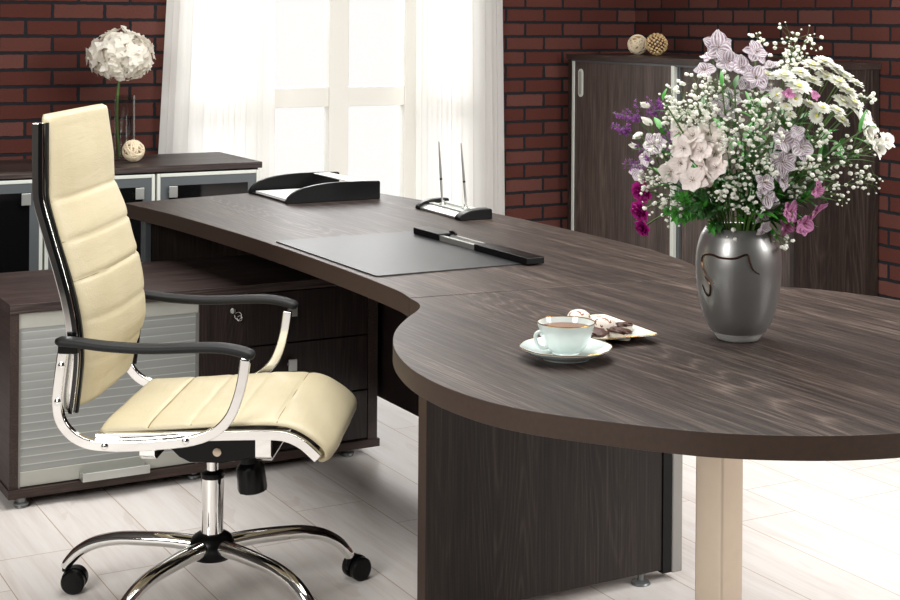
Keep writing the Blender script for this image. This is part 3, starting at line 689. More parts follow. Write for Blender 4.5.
# pen stand
ps = thing('pen_stand', 'silver pen stand with black curved ends on the far side of the desk', 'pen stand', (2.45, 4.385, TZ))
ep = [(2.384, .7505), (2.384, .759), (2.392, .769), (2.41, .777), (2.43, .782), (2.47, .7845), (2.498, .784), (2.502, .780), (2.502, .7505)]
for ya, yb in ((4.194, 4.234), (4.51, 4.535)):
    MB().prism(ep, ya, yb, map=lambda x, z, y: (x, y, z)).build('end_block', 'black_plastic', ps, bevel=.003)
m = MB().prism([(2.391, .752), (2.391, .758), (2.408, .766), (2.44, .7695), (2.50, .7695), (2.50, .752)], 4.234, 4.51, map=lambda x, z, y: (x, y, z)); m.build('tray_body', 'satin', ps)
MB().box((2.425, 4.234, .7695), (2.445, 4.51, .7725)).build('ridge', 'satin_white', ps, bevel=.001)
MB().box((2.475, 4.234, .7695), (2.498, 4.51, .7745)).build('ridge', 'satin_white', ps, bevel=.001)
for (x, y), tip, lab in (((2.440, 4.435), (2.429, 4.441), 'slim silver desk pen standing upright in the pen stand, the one nearer the letter tray'), ((2.472, 4.329), (2.456, 4.338), 'slim silver desk pen standing upright in the pen stand, the one nearer the brick wall')):
    sl = MB().lathe([(.012, 0), (.012, .003), (.006, .008), (.005, .016)], (x, y, .7725 if x < 2.45 else .7695), 16)
    sl.build('pen_socket', 'satin', ps)
    pen = thing('desk_pen', lab, 'pen', (x, y, .778), 0, 'pens in the pen stand')
    a, b = Vector((x, y, .779)), Vector((tip[0], tip[1], .987))
    L = lambda t: a.lerp(b, t)
    MB().tube([L(0), L(.02), L(.08), L(.30), L(.37)], [.0012, .0016, .0036, .0040, .0040], 12).build('barrel', 'satin', pen)
    MB().tube([L(.37), L(.40)], [.0043, .0043], 12).build('ring', 'black_plastic', pen)
    MB().tube([L(.40), L(.45), L(.80), L(.97), L(1)], [.0040, .0040, .0030, .0020, .0012], 12).build('cap', 'satin_dark', pen)
ps.rotation_euler = (0, 0, -.05)
# desk pad
pad = MB(); pad.prism(rrect(1.674, 3.382, 2.150, 4.044, .012), .7503, .7535)
tag(pad.build('desk_pad', 'blotter', bevel=.0006), 'dark grey leather desk pad lying along the curved desk edge', 'desk pad')
# holder bar of the pad
hb = thing('pen_tray_bar', 'long black bar with silver pen groove lying on the edge of the desk pad', 'pen tray', (2.14, 3.68, TZ))
m = MB().box((2.098, 3.352, .7538), (2.154, 3.630, .772)); m.build('end_block', 'black_plastic', hb, bevel=.0025)
m = MB().box((2.098, 3.835, .7538), (2.154, 3.992, .773)); m.build('end_block', 'black_plastic', hb, bevel=.0025)
m = MB().prism([(2.102, .7538), (2.102, .768), (2.116, .768), (2.122, .761), (2.134, .761), (2.140, .768), (2.150, .768), (2.150, .7538)], 3.630, 3.835, map=lambda x, z, y: (x, y, z)); m.build('pen_groove', 'satin', hb)
m = MB().tube([(2.146, 3.815, .770), (2.146, 3.835, .776), (2.146, 3.85, .774)], .004, 10); m.build('clip', 'black_plastic', hb)

# cup, saucer, plate and cookies
cx, cy = 1.600, 2.412
R = .088
fl = lambda k, r: 1+.022*abs(math.sin(k*PI*8))*(r/.088)**4 - .008*(r/.088)**4
sa = thing('saucer', 'white porcelain saucer with scalloped gold rim under the tea cup', 'saucer', (cx, cy, TZ))
MB().lathe([(.0, .004), (.040, .004), (.042, .0005), (.047, .0005), (.050, .004), (.066, .009), (.080, .016), (.0875, .021), (.088, .0225), (.0865, .0235), (.078, .020), (.062, .013), (.048, .0095), (.034, .009), (.0, .009)], (cx, cy, TZ), 96, cap=False, wob=fl).build('dish', 'porcelain', sa)
m = MB(); m.tube([(cx+.0878*fl(k/96, .088)*math.cos(2*PI*k/96), cy+.0878*fl(k/96, .088)*math.sin(2*PI*k/96), TZ+.0231) for k in range(96)], .0009, 6, closed=True); m.build('rim', 'gold', sa)
B = TZ+.0100
cu = thing('tea_cup', 'white porcelain tea cup with gold rim, filled with tea', 'cup', (cx, cy, B))
prof = [(.0, .002), (.022, .002), (.0235, 0), (.0265, 0), (.0265, .003), (.034, .0075), (.0405, .014), (.046, .023), (.0497, .033), (.0525, .044), (.0555, .0535), (.0558, .0545), (.0545, .0545), (.0512, .044), (.0485, .033), (.0445, .023), (.039, .015), (.028, .009), (.0, .007)]
prof = [(a, b*1.09) for a, b in prof]
MB().lathe(prof, (cx, cy, B), 64, cap=False, wob=lambda k, r: 1+(.010*math.sin(k*2*PI*12) if .030 < r < .050 else 0)).build('bowl', 'porcelain', cu)
MB().tube([(cx+.0551*math.cos(2*PI*k/64), cy+.0551*math.sin(2*PI*k/64), B+.0594) for k in range(64)], .0010, 6, closed=True).build('rim', 'gold', cu)
MB().lathe([(.0, .0485), (.0508, .0485), (.0504, .047), (.0, .0455)], (cx, cy, B), 48, cap=False).build('tea', 'tea', cu)
hd = -rt*.93+(-fw)*.36; hd.normalize()
hp = catmull([hd*.049+Vector((0, 0, .040)), hd*.056+Vector((0, 0, .044)), hd*.0635+Vector((0, 0, .040)), hd*.0635+Vector((0, 0, .028)), hd*.058+Vector((0, 0, .018)), hd*.048+Vector((0, 0, .013)), hd*.035+Vector((0, 0, .016))], 5)
o3 = Vector((cx, cy, B)); MB().tube([p+o3 for p in hp], [.0036 if 5 < i < len(hp)-5 else .0042 for i in range(len(hp))], 10).build('handle', 'porcelain', cu)

pl = thing('dessert_plate', 'oblong white plate with gold-lined rim holding small cookies behind the cup', 'plate', (1.775, 2.56, TZ))
pa = math.radians(-5); pc = Vector((1.782, 2.559, TZ))
def sq(r, z, rr_=.012):
    pts = rrect(-r*.78, -r*1.18, r*.78, r*1.18, rr_, 5); return [tuple(pc+Vector((x*math.cos(pa)-y*math.sin(pa), x*math.sin(pa)+y*math.cos(pa), z))) for x, y in pts]
m = MB(); m.rings([sq(.036, .0005), sq(.042, .0005), sq(.078, .008), sq(.096, .016, .016), sq(.0955, .0175, .016), sq(.078, .0105), sq(.062, .0045), sq(.030, .004)]); m.build('dish', 'porcelain', pl)
m = MB(); m.tube(sq(.0958, .0175, .016), .0010, 6, closed=True); m.build('rim', 'gold', pl)
def cookie(loc, tilt, label, flip=False, sc=1.08):
    c = thing('cookie', label, 'cookie', loc, 0, 'cookies on the oblong plate')
    c.rotation_euler = tilt; c.scale = (sc,)*3
    if not flip:
        MB().lathe([(.0, 0), (.021, 0), (.023, .003), (.0225, .006), (.020, .0075)], n=28, cap=False).build('base', 'choc', c, world=False)
        MB().lathe([(.0205, .0065), (.0238, .009), (.0235, .015), (.0195, .022), (.012, .0265), (.004, .028), (.0, .028)], n=28, cap=False, wob=lambda k, r: 1+.03*math.sin(k*2*PI*5+r*90)).build('icing_dome', 'icing', c, world=False)
    else:
        MB().lathe([(.0, 0), (.020, 0), (.0225, .004), (.0225, .011), (.0205, .0125)], n=28, cap=False).build('cream_base', 'cream', c, world=False)
        m = MB().ball((0, 0, .015), .0235, 3, (1, 1, .30), .35, 2); m.build('chocolate_top', 'choc', c, world=False)
P0 = TZ+.0055
cookie((1.742, 2.645, P0-.001), (0, 0, 0), 'small chocolate-topped cookie at the back of the plate, mostly hidden by others', True, .8)
cookie((1.764, 2.612, P0+.008), (.10, 0, .4), 'white speckled cookie just behind the largest one on the plate')
cookie((1.775, 2.545, P0+.004), (.18, -.1, .8), 'largest white speckled cookie, in the middle of the plate', False, 1.2)
cookie((1.722, 2.492, P0+.002), (.12, .05, 0), 'chocolate-topped cream cookie close beside the tea cup', True)
cookie((1.772, 2.480, P0+.001), (.10, .12, 1), 'chocolate-topped cream cookie at the front of the plate, nearest its right corner', True)
cookie((1.822, 2.535, P0), (-.1, .2, 1), 'dark chocolate cookie half hidden behind the largest white one', True, .95)


# ================================================================ DECORATION ON THE CABINETS
def wound_ball(name, c, r, mat, label, seed, n=26, tr_=.0038):
    random.seed(seed); o = thing(name, label, 'decorative ball', (c[0], c[1], c[2]-r))
    C = Vector(c)
    MB().ball(C, r*.84, 3, (1, 1, 1), .05, seed).build('core', 'rattan_brown', o)
    m = MB()
    for i in range(n):
        ax = Vector((random.gauss(0, 1), random.gauss(0, 1), random.gauss(0, 1))).normalized(); u = ax.orthogonal().normalized(); v = ax.cross(u)
        off = random.uniform(-.35, .35)
        m.tube([C+(u*math.cos(2*PI*k/28)+v*math.sin(2*PI*k/28))*r*.93*math.sqrt(1-off*off)+ax*off*r+ax*.002*math.sin(k*1.3+i) for k in range(28)], tr_*random.uniform(.7, 1.2), 5, closed=True)
    m.build('winding', mat, o); return o
wound_ball('rattan_ball', (1.866, 6.02, .8475), .0455, 'rattan_pale', 'pale wound rattan ball on the low glass-door cabinet beside the clear vase', 3)
wound_ball('rattan_ball', (4.45, 6.085, 1.2755), .0505, 'rattan_pale', 'pale wound rattan ball on top of the tall cabinet', 7)
o = thing('seed_pod_ball', 'golden brown ball of seed pods on top of the tall cabinet', 'decorative ball', (4.45, 5.90, 1.225)); C_ = Vector((4.45, 5.93, 1.2805))
MB().ball(C_, .044, 3).build('core', 'choc', o)
m = MB(); random.seed(5)
for i in range(110):
    z = 1-2*(i+.5)/110; a = i*2.39996; d = Vector((math.sqrt(1-z*z)*math.cos(a), math.sqrt(1-z*z)*math.sin(a), z))
    m.ball(C_+d*.0485, .0072*random.uniform(.8, 1.2), 1, (1, 1, 1), .3, i)
tag(m.build('pods', 'seed_pods', o), 'tightly packed seed pods', kind='stuff')

# clear vase with hydrangea
hx, hy = 1.858, 6.12
gv = tag(MB().lathe([(.0, .0), (.042, .0), (.0435, .003), (.0425, .27), (.0400, .27), (.0405, .012), (.0, .012)], (hx, hy, .8005), 40, cap=False).build('glass_vase', 'vase_glass', loc=(hx, hy, .80)), 'tall clear cylindrical glass vase on the low glass-door cabinet', 'vase')
hy_ = thing('hydrangea', 'large round ivory hydrangea bloom on a single stem in the clear glass vase', 'flower', (hx, hy, .815))
hc = Vector((hx-.015, hy, 1.232))
MB().tube(catmull([(hx-.022, hy, .815), (hx-.031, hy, .95), (hx-.030, hy, 1.07), hc], 6), .0055, 8).build('stem', 'stem', hy_)
m = MB(); random.seed(11); NF = 210
for i in range(NF):
    z = 1-1.93*(i+.5)/NF; a = i*2.39996+random.uniform(-.2, .2); s = math.sqrt(max(0, 1-z*z)); d = Vector((s*math.cos(a), s*math.sin(a), z))
    rad = Vector((.129, .129, .106 if z > 0 else .094)); k = random.uniform(.84, 1.06)
    c = hc+Vector((d.x*rad.x, d.y*rad.y, d.z*rad.z))*k
    nn = (d+Vector((random.gauss(0, .3), random.gauss(0, .3), random.gauss(0, .3)))).normalized()
    q = nn.to_track_quat('Z', 'Y').to_matrix().to_4x4(); ph = random.uniform(0, 6)
    for p in range(4):
        m.petal(Matrix.Translation(c) @ q @ Matrix.Rotation(ph+p*PI/2, 4, 'Z'), .026*random.uniform(.85, 1.2), .027, random.uniform(-.5, .7), random.uniform(-.3, .5), 2, 3, .55)
tag(m.build('flower_head', 'hydrangea', hy_, angle=80), 'ivory flower head of many small four-petalled florets', kind='stuff')
MB().ball(hc-Vector((0, 0, .0)), .078, 3, (1, 1, .85), .1, 4).build('flower_core', 'hydrangea', hy_)

SPRAYS = [('alstroemeria', 'petal_lilac', 'lilac-streaked alstroemeria spray at the topmost left of the bouquet', [(1.944, 2.387, 1.346, 0.0369), (1.947, 2.358, 1.319, 0.0349), (1.96, 2.334, 1.309, 0.0308), (1.905, 2.385, 1.302, 0.0246), (1.93, 2.39, 1.328, 0.0246)]), ('alstroemeria', 'petal_lilac', 'pale lilac alstroemeria spray at the top centre, under the airy top sprig', [(1.993, 2.331, 1.339, 0.0308), (1.97, 2.301, 1.29, 0.0308), (2.021, 2.316, 1.309, 0.0246), (1.953, 2.313, 1.278, 0.0205), (1.984, 2.293, 1.275, 0.0246)]), ('alstroemeria', 'petal_lilac', 'small lilac alstroemeria spray between the topmost spray and the large blush cluster', [(1.936, 2.336, 1.244, 0.0267), (1.905, 2.334, 1.229, 0.0246), (1.921, 2.332, 1.217, 0.0185)]), ('alstroemeria', 'petal_lilac', 'whitish lilac alstroemeria spray on the left side beside the violet sea lavender', [(1.812, 2.424, 1.154, 0.0287), (1.804, 2.465, 1.095, 0.0205), (1.799, 2.432, 1.124, 0.0185)]), ('alstroemeria', 'petal_lilac', 'purple-veined alstroemeria spray right of the bouquet centre, under the white chrysanthemums', [(2.01, 2.267, 1.165, 0.0287), (2.046, 2.26, 1.153, 0.0328), (2.007, 2.265, 1.123, 0.0308), (2.018, 2.272, 1.084, 0.0267), (2.037, 2.259, 1.181, 0.0205)]), ('alstroemeria', 'petal_lilac', 'purple-veined alstroemeria spray hanging over the vase rim', [(1.968, 2.273, 1.084, 0.0246), (1.988, 2.293, 1.054, 0.0267), (1.995, 2.295, 1.024, 0.0349), (1.993, 2.304, 0.989, 0.0205)]), ('alstroemeria', 'petal_pink', 'mauve pink alstroemeria spray at the lower right of the bouquet', [(2.032, 2.263, 1.023, 0.0287), (2.047, 2.295, 0.993, 0.0246), (2.073, 2.274, 0.996, 0.0287), (2.096, 2.265, 1.017, 0.0246), (2.106, 2.262, 1.031, 0.0185)]), ('alstroemeria', 'petal_pink', 'single pink bloom above the mauve spray at the lower right', [(2.084, 2.253, 1.065, 0.0185), (2.091, 2.254, 1.076, 0.0123)]), ('alstroemeria', 'petal_pink', 'pink bloom half hidden among the white chrysanthemums', [(2.027, 2.272, 1.257, 0.0164), (2.084, 2.265, 1.255, 0.0144)]), ('alstroemeria', 'petal_blush', 'large blush-white alstroemeria cluster in the front left of the bouquet', [(1.859, 2.36, 1.173, 0.0308), (1.892, 2.351, 1.177, 0.0287), (1.906, 2.335, 1.164, 0.0287), (1.84, 2.364, 1.148, 0.0308), (1.864, 2.341, 1.145, 0.0328), (1.887, 2.324, 1.14, 0.0308), (1.842, 2.407, 1.099, 0.0308), (1.861, 2.364, 1.086, 0.0328), (1.885, 2.348, 1.093, 0.0287), (1.889, 2.328, 1.114, 0.0287), (1.845, 2.379, 1.117, 0.0287), (1.87, 2.348, 1.113, 0.0308), (1.841, 2.377, 1.177, 0.0246), (1.91, 2.321, 1.141, 0.0226)]), ('alstroemeria', 'petal_white', 'white alstroemeria spray pointing out at the right edge of the bouquet', [(2.188, 2.235, 1.204, 0.0287), (2.224, 2.243, 1.197, 0.0308), (2.227, 2.235, 1.167, 0.0308), (2.26, 2.246, 1.161, 0.0246), (2.207, 2.237, 1.175, 0.0267), (2.236, 2.241, 1.142, 0.0226)]), ('alstroemeria', 'petal_white', 'white closed alstroemeria buds at the upper left edge of the bouquet', [(1.82, 2.459, 1.228, 0.0226), (1.806, 2.427, 1.194, 0.0246), (1.808, 2.462, 1.168, 0.0226), (1.805, 2.475, 1.145, 0.0185)])]
MUMS = [(2.107, 2.292, 1.309, 0.0251, 'white chrysanthemum in the upper row, just right of the airy top sprig'), (2.135, 2.287, 1.317, 0.023, 'white chrysanthemum in the upper row, tallest of the right-hand group'), (2.155, 2.279, 1.303, 0.0251, 'white chrysanthemum in the upper row, second from its right end'), (2.165, 2.258, 1.288, 0.0251, 'white chrysanthemum high on the right shoulder of the bouquet'), (2.203, 2.267, 1.273, 0.0188, 'white chrysanthemum outermost of the group at the right shoulder'), (2.001, 2.304, 1.29, 0.0209, 'white chrysanthemum leftmost of the group, beside the top lilac spray'), (2.027, 2.284, 1.29, 0.0251, 'white chrysanthemum second from the left in the upper row'), (2.045, 2.261, 1.269, 0.0272, 'white chrysanthemum broad and flat, left of centre in the second row'), (2.091, 2.276, 1.28, 0.0251, 'white chrysanthemum in the centre of the second row'), (2.131, 2.277, 1.287, 0.0251, 'white chrysanthemum in the second row below the tallest one'), (2.137, 2.25, 1.278, 0.023, 'white chrysanthemum right of centre in the second row'), (2.168, 2.256, 1.258, 0.0251, 'white chrysanthemum at the right end of the second row'), (2.006, 2.28, 1.253, 0.0167, 'white chrysanthemum round, facing the viewer, with yellow-green eye'), (2.033, 2.258, 1.246, 0.0167, 'white chrysanthemum just below the broad flat one on the left'), (2.015, 2.264, 1.23, 0.0146, 'white chrysanthemum tiny, left end of the bottom row'), (2.032, 2.269, 1.214, 0.0125, 'white chrysanthemum lowest tiny one on the left, above the purple-veined spray'), (2.074, 2.263, 1.233, 0.0188, 'white chrysanthemum in the third row, left of centre'), (2.083, 2.236, 1.228, 0.0188, 'white chrysanthemum in the middle of the third row'), (2.079, 2.249, 1.212, 0.0167, 'white chrysanthemum small, in the bottom row with a yellow eye'), (2.114, 2.229, 1.222, 0.0209, 'white chrysanthemum in the third row, right of centre'), (2.149, 2.247, 1.238, 0.0251, 'white chrysanthemum large, near the right end of the third row'), (2.166, 2.237, 1.236, 0.023, 'white chrysanthemum third row, farthest right'), (2.142, 2.243, 1.201, 0.0188, 'white chrysanthemum lowest one at the right, above the green leaves'), (2.039, 2.267, 1.178, 0.0105, 'white chrysanthemum tiny yellow-eyed bud between purple-veined blooms'), (2.066, 2.281, 1.296, 0.0209, 'white chrysanthemum behind the second row, partly hidden')]
GYPS = [(2.11, 2.339, 1.344, 0.0554, 60, 'sprig of tiny white gypsophila at the very top of the bouquet'), (2.006, 2.34, 1.351, 0.0246, 14, 'sprig of tiny white gypsophila small, left of the topmost airy sprig'), (1.861, 2.347, 1.247, 0.0492, 75, 'sprig of tiny white gypsophila dense, above the large blush cluster'), (1.915, 2.356, 1.273, 0.0328, 35, 'sprig of tiny white gypsophila below the top lilac spray'), (1.827, 2.396, 1.257, 0.0185, 10, 'sprig of tiny white gypsophila tiny, at the upper left edge'), (1.927, 2.291, 1.209, 0.0451, 60, 'sprig of tiny white gypsophila in the middle of the bouquet under the small lilac spray'), (1.957, 2.281, 1.154, 0.0492, 60, 'sprig of tiny white gypsophila in the very centre of the bouquet'), (1.935, 2.311, 1.102, 0.0369, 45, 'sprig of tiny white gypsophila right of the blush cluster'), (1.818, 2.408, 1.05, 0.041, 40, 'sprig of tiny white gypsophila at the lower left behind the magenta flowers'), (1.798, 2.398, 1.139, 0.0308, 26, 'sprig of tiny white gypsophila on the left edge beside violet sea lavender'), (1.868, 2.424, 1.018, 0.0328, 26, 'sprig of tiny white gypsophila low on the left above the lobed leaves'), (2.058, 2.236, 1.117, 0.0369, 34, 'sprig of tiny white gypsophila beside the purple-veined spray on the right'), (2.174, 2.248, 1.137, 0.041, 30, 'sprig of tiny white gypsophila loose, under the white right-edge blooms'), (2.222, 2.251, 1.079, 0.0308, 26, 'sprig of tiny white gypsophila loose, outermost at the right'), (2.124, 2.233, 1.065, 0.0369, 30, 'sprig of tiny white gypsophila loose, at the lower right'), (2.099, 2.235, 1.106, 0.0287, 20, 'sprig of tiny white gypsophila loose, right of centre'), (2.047, 2.305, 0.961, 0.0205, 14, 'sprig of tiny white gypsophila drooping over the right vase rim'), (1.961, 2.356, 0.964, 0.0185, 12, 'sprig of tiny white gypsophila small, drooping in front of the vase rim'), (1.984, 2.293, 1.235, 0.0369, 45, 'sprig of tiny white gypsophila left of the small yellow-eyed chrysanthemums'), (1.852, 2.383, 1.206, 0.0328, 40, 'sprig of tiny white gypsophila between white buds and blush cluster'), (1.956, 2.311, 1.049, 0.0369, 34, 'sprig of tiny white gypsophila low in the centre above the vase'), (2.232, 2.268, 1.244, 0.0185, 12, 'sprig of tiny white gypsophila small, at the right behind the chrysanthemums'), (1.994, 2.274, 1.201, 0.0369, 40, 'sprig of tiny white gypsophila above the purple-veined spray'), (1.908, 2.326, 1.062, 0.0267, 24, 'sprig of tiny white gypsophila low, under the blush cluster'), (1.85, 2.406, 1.216, 0.0308, 45, 'sprig of tiny white gypsophila at the upper left, just right of the white buds'), (1.873, 2.335, 1.212, 0.0287, 45, 'sprig of tiny white gypsophila directly above the blush cluster'), (1.973, 2.267, 1.112, 0.0287, 36, 'sprig of tiny white gypsophila centre, left of the purple-veined spray'), (2.062, 2.28, 1.067, 0.0267, 30, 'sprig of tiny white gypsophila under the purple-veined spray on the right'), (1.811, 2.446, 1.079, 0.0246, 22, 'sprig of tiny white gypsophila far left, above the magenta flowers'), (2.045, 2.299, 1.31, 0.0246, 20, 'sprig of tiny white gypsophila under the airy topmost sprig'), (1.891, 2.295, 1.163, 0.0246, 30, 'sprig of tiny white gypsophila touching the right side of the blush cluster'), (2.074, 2.237, 1.17, 0.0267, 24, 'sprig of tiny white gypsophila below the right-hand chrysanthemums')]
LIMS = [(1.809, 2.506, 1.211, 0.0267, 'sprig of violet sea lavender upmost at the left edge of the bouquet'), (1.793, 2.438, 1.12, 0.0267, 'sprig of violet sea lavender left side under the white buds'), (1.838, 2.391, 1.162, 0.0226, 'sprig of violet sea lavender between left lilac bloom and blush cluster'), (1.823, 2.44, 1.223, 0.0185, 'sprig of violet sea lavender behind the white buds'), (1.793, 2.503, 1.179, 0.0144, 'sprig of violet sea lavender farthest out on the left')]
CARNS = [(1.815, 2.47, 1.052, 0.0226, 'magenta carnation at the lower left edge, upper of the three'), (1.84, 2.511, 1.005, 0.0226, 'dark magenta carnation at the lower left edge, middle of the three'), (1.856, 2.521, 0.968, 0.0185, 'magenta carnation hanging lowest at the left edge')]
GREENS = [(1.857, 2.4, 1.017, 0.0533, 'lobed', 'broad lobed green leaves spreading at the lower left of the bouquet'), (1.909, 2.291, 1.268, 0.0328, 'lance', 'green leaves under the top lilac spray'), (2.133, 2.167, 1.192, 0.0369, 'lance', 'bright green leaves under the white blooms at the right edge'), (1.895, 2.379, 1.025, 0.0492, 'lobed', 'lobed green leaves hanging just left of the vase'), (1.993, 2.359, 1.159, 0.0738, 'lance', 'leafy green stem in the centre of the bouquet'), (2.044, 2.342, 1.118, 0.0738, 'lance', 'leafy green stem right of the bouquet centre'), (1.962, 2.399, 1.086, 0.0615, 'lance', 'leafy green stem behind the blush cluster'), (2.11, 2.328, 1.198, 0.0615, 'lance', 'leafy stem under the chrysanthemums'), (2.125, 2.286, 1.16, 0.0574, 'lance', 'leafy stem below the right-hand chrysanthemums'), (1.911, 2.416, 1.137, 0.0615, 'lance', 'leafy stem behind the left side of the blush cluster'), (1.855, 2.458, 1.177, 0.0492, 'lance', 'leafy stem among the white buds on the left'), (2.093, 2.338, 1.056, 0.0574, 'lance', 'leafy stem behind the mauve spray'), (1.993, 2.359, 1.028, 0.0615, 'lance', 'short leafy stem just above the vase mouth'), (2.123, 2.298, 1.058, 0.0492, 'lance', 'leafy stem at the lower right'), (2.032, 2.36, 1.219, 0.0615, 'lance', 'leafy stem rising behind the bouquet centre'), (1.932, 2.427, 1.217, 0.0451, 'lance', 'leafy stem behind the dense airy sprig at the upper left'), (2.055, 2.324, 1.009, 0.0451, 'lance', 'low leafy stem leaning right out of the vase'), (2.158, 2.278, 1.129, 0.0451, 'lance', 'leafy stem reaching to the right'), (1.887, 2.303, 1.272, 0.0308, 'lance', 'bright green leaves left below the topmost lilac spray'), (1.949, 2.269, 1.183, 0.0492, 'lance', 'bright leaves in the middle between the lilac sprays'), (1.787, 2.359, 1.244, 0.0287, 'lance', 'green leaves at the upper left behind the white buds')]

# ================================================================ SMOKY VASE AND ITS FLOWERS
VX, VY = 2.010, 2.397
vs = thing('flower_vase', 'smoky grey glass vase with a dark ornamental line, standing on the round desk end', 'vase', (VX, VY, DZ))
vp = [(.0, .0), (.040, .0), (.0445, .003), (.048, .009), (.054, .017), (.066, .036), (.0745, .060), (.0805, .086), (.085, .115), (.0868, .142), (.0862, .168), (.0825, .193), (.0755, .215), (.0675, .228), (.0655, .2295), (.0635, .228), (.070, .214), (.077, .195), (.081, .168), (.081, .142), (.078, .115), (.07, .086), (.058, .055), (.040, .030), (.0, .026)]
fine = [(p.x, p.y) for p in catmull([(a, b, 0) for a, b in vp[4:13]], 5)]
MB().lathe(fine[:-1]+vp[12:], (VX, VY, DZ), 72, cap=False).build('vase_body', 'smoke', vs, angle=60)
MB().lathe(vp[:5]+[(.0, .018)], (VX, VY, DZ), 64, cap=False).build('vase_foot', 'crystal', vs)
def vr(z):
    P = vp[4:14]
    for i in range(len(P)-1):
        if P[i][1] <= z <= P[i+1][1]: return P[i][0]+(P[i+1][0]-P[i][0])*(z-P[i][1])/(P[i+1][1]-P[i][1])
    return .086
def on_vase(u, z):        # u: lateral offset as seen from the front-left of the desk
    r = vr(z)+.0006; a = math.asin(max(-.98, min(.98, u/r))); d = -fw*math.cos(a)+rt*math.sin(a); return Vector((VX, VY, DZ+z))+d*r
for line in ([(-.052, .118), (-.066, .135), (-.072, .155), (-.070, .170), (-.058, .176), (-.040, .172), (-.015, .173), (.008, .181), (.013, .168), (.020, .152), (.034, .142)],
             [(-.068, .130), (-.060, .118), (-.058, .104), (-.060, .092), (-.066, .098), (-.071, .112)]):
    P = catmull([on_vase(u-.008, z+.004) for u, z in line], 6); n = len(P)
    MB().tube(P, [.0006+.0018*math.sin(PI*i/(n-1))**.5 for i in range(n)], 6).build('ornament', 'ornament', vs)

BC = Vector((VX, VY, 1.10))     # centre of the bouquet
MOUTH = Vector((VX, VY, DZ+.215))
def stem_path(end, rnd, n=6):
    end = Vector(end); d = end-MOUTH; h = Vector((d.x, d.y, 0)); k = min(1, .042/max(.001, h.length))
    a = MOUTH+Vector((rnd.uniform(-.02, .02), rnd.uniform(-.02, .02), -.12)); b = MOUTH+h*k*.9+Vector((0, 0, .005))
    zc = b.lerp(end, .5)+Vector((0, 0, .10*abs(h.length)*(1 if end.z > MOUTH.z+.08 else 2.2)))
    return catmull([a, b, zc, end], n)
def outward(p, rnd, fwd=.55, j=.25):
    v = (Vector(p)-BC); v = v.normalized() if v.length > 1e-6 else Vector((0, 0, 1))
    v = v - fw*fwd + Vector((rnd.gauss(0, j), rnd.gauss(0, j), rnd.gauss(0, j))); return v.normalized()
def frame(c, n, spin=0): return Matrix.Translation(c) @ n.to_track_quat('Z', 'Y').to_matrix().to_4x4() @ Matrix.Rotation(spin, 4, 'Z')
def leaf_blade(m, base, d, upv, L, wd, curl=.6):
    d = d.normalized(); x = d.cross(upv); x = x.normalized() if x.length > 1e-4 else d.orthogonal().normalized(); z = x.cross(d)
    mt = Matrix((x, d, z)).transposed().to_4x4(); mt.translation = base
    m.petal(mt, L, wd, -curl, .35, 2, 6, .75)
def alstro(i, mat, label, bl):
    rnd = random.Random(100+i); c = Vector((0, 0, 0))
    for b in bl: c += Vector(b[:3])
    c /= len(bl); o = thing('alstroemeria', label, 'flower', (VX, VY, MOUTH.z))
    hub = c+(BC-c)*.18-Vector((0, 0, .035)); m = MB(); m.tube(stem_path(hub, rnd), .0022, 6)
    for b in bl:
        p = Vector(b[:3]); m.tube(catmull([hub, hub.lerp(p, .55)+Vector((0, 0, -.004)), p], 3), .0013, 5)
    m.build('stem', 'stem', o)
    for b in bl:
        p = Vector(b[:3])-fw*rnd.uniform(-.008, .02); R = b[3]*(.82 if mat != 'petal_white' else .9); R = min(R, .031); buds = 'buds' in label
        n = outward(p, rnd, .7 if not buds else .1, .38 if mat != 'petal_blush' else .6); sp = rnd.uniform(0, 6)
        if 'right edge' in label: n = (outward(p, rnd, .75, .3)+rt*.25+Vector((0, 0, .35))).normalized()
        f = MB()
        for q in range(6):
            a = sp+q*PI/3; tilt = (.55 if not buds else 1.25)+rnd.uniform(-.24, .24)+(.12 if q % 2 else 0)
            mt = frame(p-n*R*.35, n, a) @ Matrix.Rotation(tilt, 4, 'X')
            f.petal(mt, R*1.14*rnd.uniform(.86, 1.12), R*(1.12 if q % 2 else .86)*(1 if not buds else .62), rnd.uniform(-.75, -.35) if not buds else .3, .3, 4, 6, 1.15 if not buds else .95, .08 if not buds else .02, rnd.uniform(0, 9))
        bo = f.build('blossom', mat, o, angle=80)
        if R > .018 and not buds:
            s = MB()
            for q in range(6):
                a = q*PI/3+.4; e = frame(p, n, a) @ Vector((0, R*.22, R*.12)); s.tube([p-n*R*.3, p-n*R*.1, e], .0004, 4); s.ball(e, .0007, 1)
            s.build('stamens', 'stamen', bo)
    lf = MB()
    for q in range(9):
        a = rnd.uniform(0, 6.28); b = stem_path(hub, rnd)[rnd.randint(9, 17)]; d = (hub-MOUTH).normalized()*.7+Vector((math.cos(a), math.sin(a), .1))*.8
        leaf_blade(lf, b, d, Vector((0, 0, 1)), rnd.uniform(.045, .08), rnd.uniform(.012, .018))
    lf.build('leaves', 'leaf', o, angle=80)
for i, (nm, mat, lab, bl) in enumerate(SPRAYS): alstro(i, mat, lab, bl)

